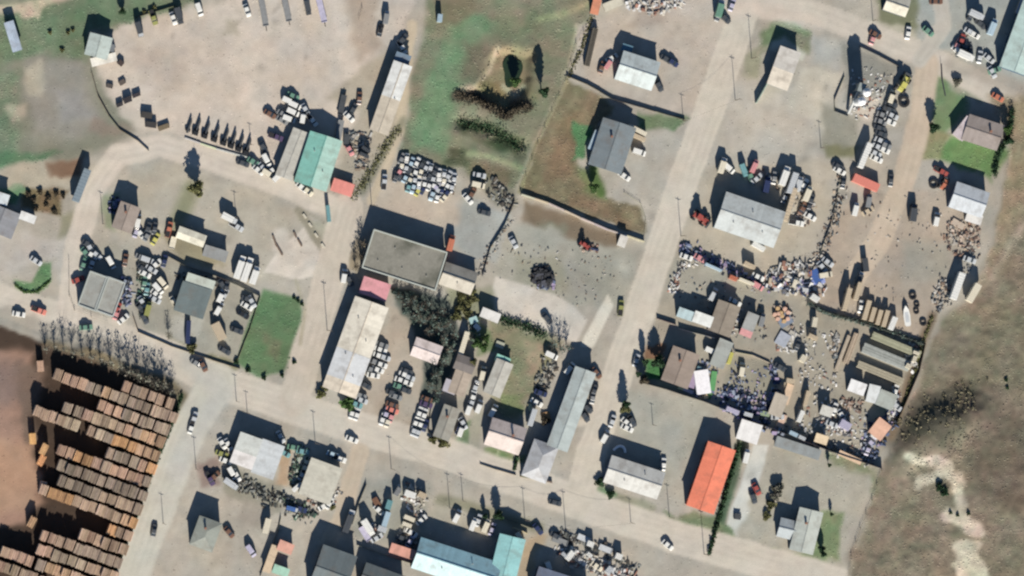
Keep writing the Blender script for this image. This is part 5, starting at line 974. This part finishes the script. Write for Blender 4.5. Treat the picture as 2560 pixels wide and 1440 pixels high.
# ------------------------------------------------------------------ trees and bushes
def tree_meshes(seed, h, rad, dens, bare):
    r = random.Random(seed); t = MB(); c = MB()
    t.tube((0, 0, -.3), (r.uniform(-.1, .1), r.uniform(-.1, .1), h * .62), .035 * h, .012 * h, 7)
    tips = []
    for i in range(26 if bare else 14):
        z0 = h * r.uniform(.16, .6); a = r.uniform(0, 6.28); ln = rad * r.uniform(.6, 1.05) * (1.15 - .5 * abs(z0 / h - .35)); e = (math.cos(a) * ln, math.sin(a) * ln, z0 + ln * r.uniform(.5, 1.4)); e = (e[0], e[1], min(e[2], h))
        t.tube((0, 0, z0), e, .012 * h, .003 * h, 4, caps=False); tips.append((z0, e))
        if bare:
            for j in range(5):
                q = r.uniform(.35, 1); p = (e[0] * q, e[1] * q, z0 + (e[2] - z0) * q); t.tube(p, (p[0] + r.uniform(-.7, .7), p[1] + r.uniform(-.7, .7), p[2] + r.uniform(.2, .9)), .02, .008, 3, caps=False)
    for i in range(dens):
        a = r.uniform(0, 6.28); u = r.random() ** .5; z = h * (.28 + .7 * r.random()); env = math.sin(math.pi * min(1, max(0, (z / h - .22) / .82))) ** .6
        cl = .75 + .3 * math.sin(3 * a + seed) + .15 * math.sin(7 * z + a); rr = rad * env * u * cl; x, y = rr * math.cos(a), rr * math.sin(a); s = r.uniform(.14, .36)
        n = Vector((r.gauss(0, 1), r.gauss(0, 1), r.gauss(0, 1) + .5)).normalized(); q = n.to_track_quat('Z', 'Y'); k = r.uniform(.6, 1.35)
        c.add([Vector((x, y, z)) + q @ Vector((dx * s, dy * s, 0)) for dx, dy in ((-1, -.6), (1, -.7), (.9, .7), (-.8, .8))], [(0, 1, 2, 3)], (k, k * r.uniform(.92, 1.08), k, 1))
    return t.mesh('trunk', M['bark'], fix=False), c.mesh('crown', M['leaf'], fix=False)
TM = dict(leafy=[tree_meshes(s, 6.5, 2.6, 1500, False) for s in (1, 2, 3)], bare=[tree_meshes(s, 6.5, 2.3, 45, True) for s in (4, 5, 6, 7)], column=[tree_meshes(s, 8, 1.7, 1500, False) for s in (8, 9)], bush=[tree_meshes(s, 1.35, 1.5, 420, False) for s in (10, 11, 12)])
rt = random.Random(77)
LEAFC = dict(green=(82, 108, 62), olive=(112, 112, 76), dark=(54, 78, 54), brown=(92, 84, 70), grey=(120, 119, 106), teal=(98, 114, 106))
def tree(kind, px, py, s, c, label, group=None, name=None):
    x, y = P(px, py); e = tag(empty(name or {'bush': 'bush', 'bare': 'bare_tree', 'column': 'tall_tree', 'leafy': 'leafy_tree'}[kind], x, y, ground_z(px, py), rt.uniform(0, 6.28)), label, 'bush' if kind == 'bush' else 'tree', group); e.scale = (s, s, s * rt.uniform(.9, 1.1))
    a, b = rt.choice(TM[kind]); put('trunk', a, e, C(120, 112, 100)); put('crown', b, e, C(*LEAFC[c], 1.1))
def grove(kind, lst, c, phrase, group):
    lst = sorted(lst, key=lambda p: p[0])
    for n, p in enumerate(lst): tree(kind, p[0], p[1], p[2], c if len(p) < 4 else p[3], f'{ORD[min(n, 19)]} {("bush" if kind == "bush" else "tree")} {phrase}' if len(lst) > 1 else phrase, group)
tree('leafy', 488, 472, 1.15, 'olive', 'thin olive tree on the verge, its round shadow lying across the road')
tree('column', 1353, 232, 1.05, 'dark', 'tall dark tree at the sandy hollow, its shadow pointing to the top')
tree('leafy', 1288, 205, .8, 'green', 'green tree on the slope just below the dark pond')
hedge_later = []; hedge_later.append(('dark brown belt of bushes on the lower rim of the sandy hollow', [(1142, 238), (1185, 246), (1230, 264), (1266, 292), (1290, 268), (1328, 268)], 24, 1.3, 'brown', 60))
hedge_later.append(('dark green growth in the ditch of the meadow', [(1150, 302), (1200, 316), (1255, 334), (1306, 372)], 26, .8, 'dark', 46))
grove('bare', [(112, 872, .75), (136, 868, .8), (158, 872, .85), (180, 880, .85), (204, 886, .8), (226, 892, .9), (250, 900, .9), (276, 908, .95), (300, 920, 1.0), (322, 930, 1.0), (344, 940, 1.05), (366, 950, 1.0), (388, 960, 1.05), (408, 966, 1.0), (428, 978, .9)], 'grey', 'counted from the outer end of the bare tree row above the log yard', 'bare trees above the log yard')
grove('bare', [(994, 742, .75), (1010, 758, .8), (1030, 752, .8), (1048, 770, .9), (1066, 760, .8), (1030, 792, .9), (1052, 800, .95), (1078, 792, .95), (1100, 780, .9), (1072, 828, .95), (1096, 820, 1.0), (1122, 812, .9), (1110, 850, .9), (1136, 838, .8), (1122, 876, .8), (1104, 905, .85), (1086, 940, .85), (1072, 966, .85), (1092, 980, .8), (1080, 905, .7)], 'teal', 'counted crosswise in the dark thicket behind the car park', 'trees of the dark thicket')
grove('bush', [(988, 730, 1.0), (1005, 742, 1.1), (1022, 738, 1.2), (1042, 752, 1.2), (1060, 780, 1.3), (1085, 806, 1.4), (1110, 800, 1.2), (1095, 850, 1.2), (1130, 858, 1.1), (1112, 890, 1.1), (1098, 925, 1.1), (1076, 950, 1.1), (1060, 1000, .9), (1088, 1000, 1.0), (1016, 775, 1.1), (1035, 800, 1.1)], 'teal', 'counted crosswise under the dark thicket trees', 'undergrowth bushes of the dark thicket')
grove('leafy', [(1190, 858, .75, 'green'), (1205, 868, .7, 'green'), (1180, 905, .6, 'olive'), (1212, 846, .6, 'green')], 'green', 'of the small green garden trees behind the narrow caravan', 'garden trees')
grove('bare', [(1382, 862, 1.0), (1400, 872, .9), (1416, 868, .8)], 'teal', 'of the bare trees beside the pale concrete strip', 'bare trees by the concrete strip')
hedge_later.append(('dark tangled hedge along the lower edge of the concrete yard', [(1245, 796), (1300, 810), (1362, 838)], 20, 1.1, 'dark', 60))
grove('bare', [(900, 642, .8), (888, 668, .75), (905, 612, .8)], 'brown', 'of the brown trees along the mossy hall side', 'brown trees by the mossy hall')
grove('bush', [(1152, 742, 1.2), (1170, 756, 1.3), (1150, 768, 1.4), (1186, 748, 1.0), (1166, 784, 1.2), (1140, 790, 1.3), (1178, 730, 1.0)], 'olive', 'in the olive growth between the thicket and concrete yard', 'olive bushes beside the thicket')
tree('leafy', 1480, 470, .75, 'green', 'slender green tree below the slate grey house')
tree('column', 2054, 1384, .62, 'dark', 'dark pointed conifer in the garden of the big pale house')
tree('leafy', 2050, 1372, .55, 'dark', 'round dark bush tree beside the pointed conifer')
tree('column', 2070, 1162, .42, 'dark', 'small dark tree on the green strip below the back fence')
tree('column', 2076, 1285, .4, 'dark', 'small dark tree behind the big pale house')
tree('leafy', 1640, 905, 1.0, 'dark', 'dark tree over the bright green lawn of the taupe house')
grove('column', [(1608, 905, .7), (1592, 935, .6), (1560, 1010, .8)], 'dark', 'of the tall roadside trees by the bright green lawn', 'roadside trees by the green lawn')
tree('leafy', 1606, 950, .7, 'brown', 'reddish brown bush tree at the lawn corner')
tree('leafy', 1558, 1020, .8, 'olive', 'olive tree near the white cars by the road')
tree('leafy', 1242, 1288, .75, 'dark', 'dark conifer like tree behind the row of white trucks')
tree('column', 1210, 1290, .55, 'dark', 'slim dark tree behind the row of white trucks')
grove('bush', [(1942, 1222, 1.6, 'grey'), (1925, 1262, 1.3, 'olive'), (1916, 1290, 1.1, 'olive'), (1935, 1240, 1.2, 'grey')], 'olive', 'of the pale bushes in the lane before the big pale house', 'bushes in the lane')
tree('bush', 868, 1008, 1.9, 'green', 'single round green bush at the street end of the cream warehouse')
tree('bush', 1362, 1052, 1.2, 'brown', 'orange brown autumn bush beside the long corner building')
tree('leafy', 2512, 325, .7, 'green', 'upper green tree along the outer fence of the garden house')
tree('leafy', 2518, 352, .65, 'dark', 'lower dark tree along the outer fence of the garden house')
tree('leafy', 2328, 320, .8, 'dark', 'dark round tree in the garden of the taupe house')
tree('bush', 2390, 205, 1.2, 'grey', 'pale bush in the allotment beds near the top road')
tree('bare', 421, 838, .7, 'grey', 'bare tree on the slab beside the navy container')
tree('leafy', 305, 30, .55, 'dark', 'dark green tree on the grass at the top edge')
grove('bush', [(125, 82, 0.56), (170, 82, 0.56), (182, 76, 0.50), (155, 126, 0.62), (385, 18, 0.56), (360, 30, 0.50)], 'olive', 'scattered on the grass in the top corner', 'bushes on the top grass')
tree('bush', 1498, 1205, 1.2, 'dark', 'dark bush at the corner of the shop lawn')
tree('bush', 1524, 1236, 1.1, 'dark', 'dark bush in the middle of the shop lawn')
r_ = random.Random(8); mb = MB()
for _ in range(90):
    t = r_.random(); px = 2240 + 200 * t + r_.gauss(0, 16); py = 1075 - 95 * t + r_.gauss(0, 24); x, y = P(px, py); z0 = ground_z(px, py); cs = r_.uniform(.3, 1.1)
    for _k in range(int(14 * cs) + 3):
        q = Vector((r_.gauss(0, 1), r_.gauss(0, 1), r_.gauss(.4, 1))).normalized().to_track_quat('Z', 'Y'); s_ = r_.uniform(.1, .26); k = r_.uniform(.8, 1.3); o_ = Vector((x + r_.gauss(0, cs * .4), y + r_.gauss(0, cs * .4), z0 + abs(r_.gauss(0, .3)) * cs))
        mb.add([o_ + q @ Vector((dx * s_, dy * s_, 0)) for dx, dy in ((-1, -.6), (1, -.7), (.9, .7), (-.8, .8))], [(0, 1, 2, 3)], (k, k, k * .95, 1))
tag(put('undergrowth', mb.mesh('undergrowth', M['leaf'], fix=False), color=C(150, 143, 120)), 'dark low scrub in a band over the shaded side of the slope', 'scrub', kind='stuff')
grove('bush', [(2348, 1218, 1.0), (2362, 1232, 1.0), (2420, 1284, .5), (2376, 1282, .45), (2394, 1288, .45), (2515, 950, .5), (2518, 970, .45)], 'dark', 'counted across the pale gullies of the slope', 'dark bushes by the pale gullies')
grove('bush', [(70, 485, 0.74), (85, 500, 0.68), (100, 480, 0.74), (120, 495, 0.74), (140, 485, 0.68), (158, 490, 0.62), (90, 522, 0.62), (136, 530, 0.74), (115, 512, 0.62)], 'brown', 'counted crosswise in the fenced brown allotment', 'allotment bushes')
grove('bush', [(735, 905, 0.56), (705, 938, 0.56), (660, 945, 0.62), (620, 925, 0.68), (590, 905, 0.74), (755, 760, 0.50), (735, 745, 0.50), (745, 752, 0.50)], 'dark', 'round the edge of the big lawn', 'bushes at the lawn edge')
grove('bush', [(478, 870, 1.3), (800, 985, 1.2), (812, 968, 1.0), (1082, 1100, 1.1), (1108, 1108, 1.4), (830, 1268, .8), (1100, 1095, .9)], 'olive', 'of the roadside bushes along the main street', 'roadside bushes')
grove('leafy', [(2526, 1000, .01)], 'olive', 'x', None) if False else None
# hedges
def hedge(label, pts, wd, h, c, dens=26):
    r = random.Random(sum(map(ord, label))); mb = MB()
    for (ax, ay), (bx, by) in zip(pts, pts[1:]):
        L = math.hypot(bx - ax, by - ay) * S
        for i in range(int(L * dens)):
            t = r.random(); px = ax + (bx - ax) * t + r.gauss(0, wd / 3); py = ay + (by - ay) * t + r.gauss(0, wd / 3); x, y = P(px, py); z = h * r.random() * (.75 + .35 * math.sin(t * L * 2.1)) + ground_z(px, py)
            q = Vector((r.gauss(0, 1), r.gauss(0, 1), r.gauss(.4, 1))).normalized().to_track_quat('Z', 'Y'); s = r.uniform(.12, .3); k = r.uniform(.6, 1.35)
            mb.add([Vector((x, y, z)) + q @ Vector((dx * s, dy * s, 0)) for dx, dy in ((-1, -.6), (1, -.7), (.9, .7), (-.8, .8))], [(0, 1, 2, 3)], (k, k, k, 1))
    tag(put('hedge', mb.mesh('hedge', M['leaf'], fix=False), color=C(*LEAFC[c], 1.1)), label, 'hedge')
hedge('straight dark green hedge alongside the orange roofed building', [(1848, 1112), (1815, 1230), (1772, 1385)], 8, 1.3, 'dark', 60)
hedge('overgrown hedge between the sea green workshop and the track', [(885, 492), (925, 430), (960, 370), (1000, 320)], 18, .35, 'olive', 26)
hedge('hedge of the house lawn on the main street corner', [(1302, 1095), (1285, 1175)], 6, 1.6, 'dark', 60)
hedge('scrubby hedge on the outer garden side near the top corner', [(2530, 270), (2525, 330), (2495, 390), (2485, 440)], 9, 1.9, 'dark', 50)
hedge('hedge round the small turning lawn', [(36, 712), (60, 730), (92, 730), (126, 700)], 5, .5, 'green', 30)
for a_ in hedge_later: hedge(*a_)
hedge('ragged growth along the tan yard fence', [(1480, 40), (1455, 120), (1420, 195)], 10, .3, 'olive', 20)
hedge('growth on the edge of the log yard', [(455, 985), (430, 1060), (385, 1170), (330, 1320), (285, 1430)], 7, .6, 'dark', 30)
hedge('narrow strip of growth along the slope fence', [(2330, 790), (2310, 850), (2290, 920), (2240, 1060)], 6, .5, 'olive', 24)
hedge('dark growth along the wild fence by the timber rows', [(2020, 760), (2070, 785), (2130, 800), (2230, 830), (2310, 862)], 9, 1.4, 'teal', 40)
# ------------------------------------------------------------------ fences and walls
def fence(label, pts, h, c, kind='fence', th=.08, step=6.0, gate=()):
    h *= .72 if kind == 'fence' and h < 2.2 else 1; x0, y0 = P(*pts[0]); e = tag(empty({'fence': 'fence', 'wall': 'wall_run', 'wire': 'wire_fence'}[kind], x0, y0), label, 'wall' if kind == 'wall' else 'fence')
    post = box_mesh('post', M['plain'], (.14, .14, h + .15)); nm = 'slab_panel' if kind == 'wall' else 'panel'
    for (ax, ay), (bx, by) in zip(pts, pts[1:]):
        (X0, Y0), (X1, Y1) = P(ax, ay), P(bx, by); L = math.hypot(X1 - X0, Y1 - Y0); n = max(1, round(L / step)); a = math.atan2(Y1 - Y0, X1 - X0)
        for i in range(n):
            t = (i + .5) / n; px, py = ax + (bx - ax) * t, ay + (by - ay) * t; z = ground_z(px, py); wob = rd.gauss(0, .012)
            if kind == 'wire':
                mb = MB(); [mb.box((0, 0, zz), (L / n, .03, .03)) for zz in (h * .35, h * .65, h * .95)]
            else: mb = MB(); mb.box((0, 0, h / 2 + rd.gauss(0, .03)), (L / n - .04, th, h - .06))
            put(nm, mb.mesh(nm, M['plain']), e, C(*[q * rd.uniform(.93, 1.05) for q in c]), (X0 + (X1 - X0) * t - x0, Y0 + (Y1 - Y0) * t - y0, z), a + wob)
            put('post', post, e, C(*c), (X0 + (X1 - X0) * i / n - x0, Y0 + (Y1 - Y0) * i / n - y0, z + h / 2), a)
F = fence
F('curving board fence round the outer side of the big dirt yard', [(228, 180), (245, 240), (272, 290), (300, 325), (345, 352), (372, 378)], 1.1, (120, 112, 96))
F('short dark fence on the grass edge at the top', [(338, 44), (440, 14)], 1.2, (96, 92, 76))
F('thin wire fence between meadow and brown field', [(1300, 480), (1345, 360), (1415, 200), (1440, 110), (1478, 50)], 1.1, (150, 145, 120), 'wire')
F('long pale concrete wall crossing from the yard corner to the road', [(1302, 486), (1370, 508), (1450, 545), (1520, 575), (1610, 604)], 1.3, (200, 190, 172), 'wall', .5)
F('dark fence along the lower side of the tan workshop yard', [(1416, 190), (1470, 212), (1530, 248), (1600, 268), (1712, 300)], 1.5, (84, 80, 74))
F('low white kerb wall behind the dark skid trailers', [(462, 345), (540, 372), (635, 398)], .5, (212, 208, 192), 'wall', .5)
F('thin fence round the twin garages', [(172, 650), (173, 740), (186, 776), (270, 808)], 1.1, (140, 130, 110), 'wire')
F('dark fence behind the slate workshop', [(418, 640), (470, 668), (540, 690), (600, 716), (650, 742)], 1.5, (104, 100, 90))
F('street fence of the slate workshop yard', [(332, 790), (345, 830), (430, 866), (530, 900), (600, 922)], 1.1, (124, 112, 92))
F('side fence between slate workshop yard and big lawn', [(650, 742), (625, 820), (592, 905)], 1.1, (130, 126, 104))
F('tall black fence along the lower edge of the littered yards', [(1602, 956), (1660, 972), (1760, 1004), (1850, 1040), (1960, 1084), (2080, 1130), (2205, 1172)], 2.3, (60, 58, 60))
F('dark fence climbing the slope side of the materials yard', [(2312, 858), (2296, 930), (2270, 990), (2240, 1056)], 1.9, (78, 66, 58))
F('weathered fence behind the timber rows', [(2018, 762), (2080, 785), (2150, 806), (2240, 836), (2312, 862)], 1.7, (96, 98, 92))
F('wire fence down the outer side of the pale house yard', [(2204, 1176), (2180, 1250), (2150, 1320), (2128, 1390), (2120, 1440)], 1.2, (120, 112, 90), 'wire')
F('dark fence between grey yard and open centre yard', [(1286, 500), (1262, 560), (1225, 620), (1205, 690)], 1.4, (104, 104, 104))
F('short purple board fence beside the roadside garden', [(1642, 796), (1690, 812)], 1.5, (84, 60, 72))
F('blue grey fence above the littered taupe house yard', [(1697, 822), (1760, 838), (1826, 858), (1836, 878)], 1.9, (80, 92, 106))
F('fence line on the dirt side of the car scrap strip', [(2104, 414), (2092, 490), (2076, 560), (2048, 636)], 1.3, (120, 120, 112))
F('low fence round the curved grass of the gully field', [(1560, 482), (1600, 508), (1614, 550), (1610, 596)], .7, (160, 160, 130), 'wire')
F('wall beside the long shadow of the service building', [(1918, 205), (1888, 258)], 2.2, (176, 184, 186), 'wall', .3)
F('thin rail fence round the batching plant', [(2110, 190), (2085, 250), (2086, 278), (2120, 292)], 1.2, (120, 118, 112))
F('fence on the road side of the batching plant', [(2148, 116), (2200, 142), (2248, 168)], 1.4, (110, 112, 104))
F('dark fence beside the white trucks and main street', [(1250, 1292), (1290, 1306), (1332, 1322)], 1.9, (62, 76, 76))
F('low pale wall at the end of the dark fence by the trucks', [(1282, 1318), (1318, 1334)], 1.0, (190, 180, 156), 'wall', .4)
F('long boundary fence on the road side of the builders yard', [(915, 1210), (895, 1260), (880, 1310)], 1.6, (80, 84, 76))
F('fence on the lower side of the builders yard', [(892, 1362), (960, 1388), (1040, 1412)], 1.4, (110, 112, 104))
F('side fence of the roadside house strip', [(650, 1440), (672, 1380), (694, 1330), (702, 1290)], 1.2, (96, 96, 84))
F('short garden fence on the main street by the two lawns', [(1200, 1160), (1240, 1174), (1290, 1188)], .9, (150, 140, 120))
F('dark roadside wall past the hipped wing', [(1300, 1190), (1345, 1198), (1380, 1206)], 1.0, (130, 120, 106), 'wall', .5)
F('fence beyond the thicket car row', [(1078, 1010), (1070, 1080), (1100, 1100)], 1.2, (90, 94, 86))
F('post fence of the top garden', [(2352, 160), (2354, 200), (2362, 240)], 2.0, (84, 84, 100))
F('white board fence above the paved grey yard', [(1838, 880), (1880, 888), (1925, 908)], 1.0, (206, 200, 176))
F('wire fence along the lower edge of the corner meadow', [(905, 20), (895, 50)], 1.0, (110, 100, 90), 'wire')
F('field fence on the far slope side', [(2345, 780), (2322, 840)], 1.0, (120, 110, 92), 'wire')
for i, (px, py) in enumerate([(762, 540), (776, 562), (791, 588), (808, 614)]): slab('concrete_block', f'{ORD[i]} pale concrete block from the top on the triangular traffic island', px, py, 13, 5, -56, .4, (206, 200, 182), 'block', group='concrete blocks on the traffic island')
for i, (px, py, L, a) in enumerate([(687, 602, 30, -70), (699, 625, 30, -60), (738, 587, 16, -66), (750, 607, 20, -60)]): slab('dark_beam', f'{ORD[i]} dark beam from the open lot side lying on the pale paved patch', px, py, L, 4, a, .45, (120, 104, 92), 'beam', group='dark beams on the pale patch')
# ------------------------------------------------------------------ utility poles with wires
POLE = MB(); POLE.tube((0, 0, 0), (0, 0, 8.4), .13, .08, 8); POLE = POLE.mesh('pole', M['bark'])
ARM = MB(); ARM.box((0, 0, 7.9), (1.6, .12, .12)); ARM = ARM.mesh('crossarm', M['bark'])
INS = MB(); INS.tube((0, 0, 0), (0, 0, .22), .07, .05, 6); INS = INS.mesh('insulator', M['paint'])
poles = [(1838, 250, 8, 'at the forecourt edge opposite the tan yard'), (1708, 302, 5, 'at the tip of the small green triangle'), (1879, 146, 8, 'on the verge beside the service building'), (818, 826, 9, 'at the roadside between big lawn and cream warehouse'), (929, 514, 8.4, 'at the top corner of the mossy hall'), (590, 545, 5, 'behind the white truck on the open lot'), (627, 362, 4, 'behind the row of skid trailers'),
         (788, 1108, 6, 'between twin warehouse and beige depot'), (591, 1003, 5, 'on the street junction below the big lawn'), (978, 1172, 6, 'on the main street above the builders yard'), (1124, 1270, 6.4, 'with a thick post on the worn verge'), (1157, 1252, 5, 'next to the thick post on the worn verge'), (1312, 1300, 6, 'behind the dark fence by the white trucks'), (1414, 1322, 7, 'at the crossing above the scrap row'),
         (1673, 1292, 6, 'at the gate before the orange roofed building'), (1577, 1306, 4.5, 'at the lower edge of the shop lawn'), (1760, 1385, 8, 'below the lawn of the orange building'), (1702, 590, 7, 'at the corner beside the red tractor'), (1632, 1062, 4, 'alone in the open grey lot'), (257, 560, 6, 'beside the taupe house on the curve'), (408, 1308, 5.5, 'on the verge of the lower west road'), (490, 1172, 6, 'where the lower west road leaves the junction'), (2182, 52, 5, 'near the top road by the cream house'),
         (618, 1032, 4, 'at the upper corner of the twin warehouse'), (2052, 370, 5, 'at the corner of the fenced plant yard'), (1484, 760, .01, '')][:-1]
for px, py, h, lb in poles:
    x, y = P(px, py); e = tag(empty('utility_pole', x, y, 0, R(-20)), 'utility pole ' + lb, 'pole', 'utility poles'); k = h / 8.4; e.scale = (1, 1, k * 1.08)
    put('pole', POLE, e, C(120, 110, 98)); put('crossarm', ARM, e, C(120, 110, 98))
    for xx in (-.85, 0, .85): put('insulator', INS, e, C(200, 200, 196), (xx, 0, 7.97))
def wire(a, b, lb, h1, h2):
    mb = MB(); (x0, y0), (x1, y1) = P(*a), P(*b); pr = None
    for i in range(13):
        t = i / 12; p = (x0 + (x1 - x0) * t, y0 + (y1 - y0) * t, h1 * (1 - t) + h2 * t - 1.2 * 4 * t * (1 - t))
        if pr: mb.tube(pr, p, .025, .025, 3, caps=False)
        pr = p
    tag(put('wire', mb.mesh('wire', M['rubber'], fix=False)), lb, 'wire')
wire((1124, 1270), (1312, 1300), 'overhead wire between the thick post and the dark fence pole', 7, 6.5)
wire((1312, 1300), (1414, 1322), 'overhead wire from the dark fence pole to the crossing', 6.5, 7.6)
wire((1414, 1322), (1577, 1306), 'overhead wire from the crossing to the shop lawn', 7.6, 5)
wire((1838, 250), (1708, 302), 'overhead wire across the road to the green triangle', 8.8, 5.5)
wire((978, 1172), (1124, 1270), 'overhead wire along the main street by the builders yard', 6.5, 7)

# ------------------------------------------------------------------ tufts and stones that nobody could count
def scatter(name, label, zones, n, size, flat, vari, m, seed):
    r = random.Random(seed); mb = MB(); ok = 0; tries = 0
    while ok < n and tries < n * 12:
        tries += 1; px, py = r.uniform(-20, 2580), r.uniform(-20, 1460); i, j = int((px - GX[0]) / ST), int((py - GY[0]) / ST)
        if zone[j, i] not in zones or vnoise(np.array([px]), np.array([py]), 45, seed)[0] < r.uniform(-.9, .5): continue
        ok += 1; a = ALB[j, i]; k = r.choice(vari) * r.uniform(.92, 1.08); c = (min(.8, a[0] * k), min(.8, a[1] * k), min(.8, a[2] * k), 1); x, y = P(px, py); z = float(Z[j, i]); s = r.uniform(*size); q = r.uniform(0, 3.1)
        pts = [(x + s * math.cos(q + t) * r.uniform(.6, 1), y + s * math.sin(q + t) * r.uniform(.6, 1), z - .03) for t in (0, 1.25, 2.5, 3.8, 5.0)]
        mb.add(pts + [(x, y, z + s * flat)], [(0, 1, 5), (1, 2, 5), (2, 3, 5), (3, 4, 5), (4, 0, 5)], c)
    tag(put(name, mb.mesh(name, m, fix=False)), label, kind='stuff')
scatter('grass', 'dry tufts of grass over meadow, lawns and slope', (2, 3), 15000, (.12, .5), .35, (.76, .84, .92, 1.1, 1.18, 1.26), M['scrap'], 91)
scatter('gravel', 'loose stones and clods over the bare yards', (0, 4), 9000, (.1, .38), .5, (.7, .85, 1.15, 1.3), M['scrap'], 92)
x, y = P(1100, 46, 2); e = vehicle('caravan', 1100, 46, 84, 'lightblue', 'small pale turquoise trailer standing alone at the top of the meadow', L=(20, 12))
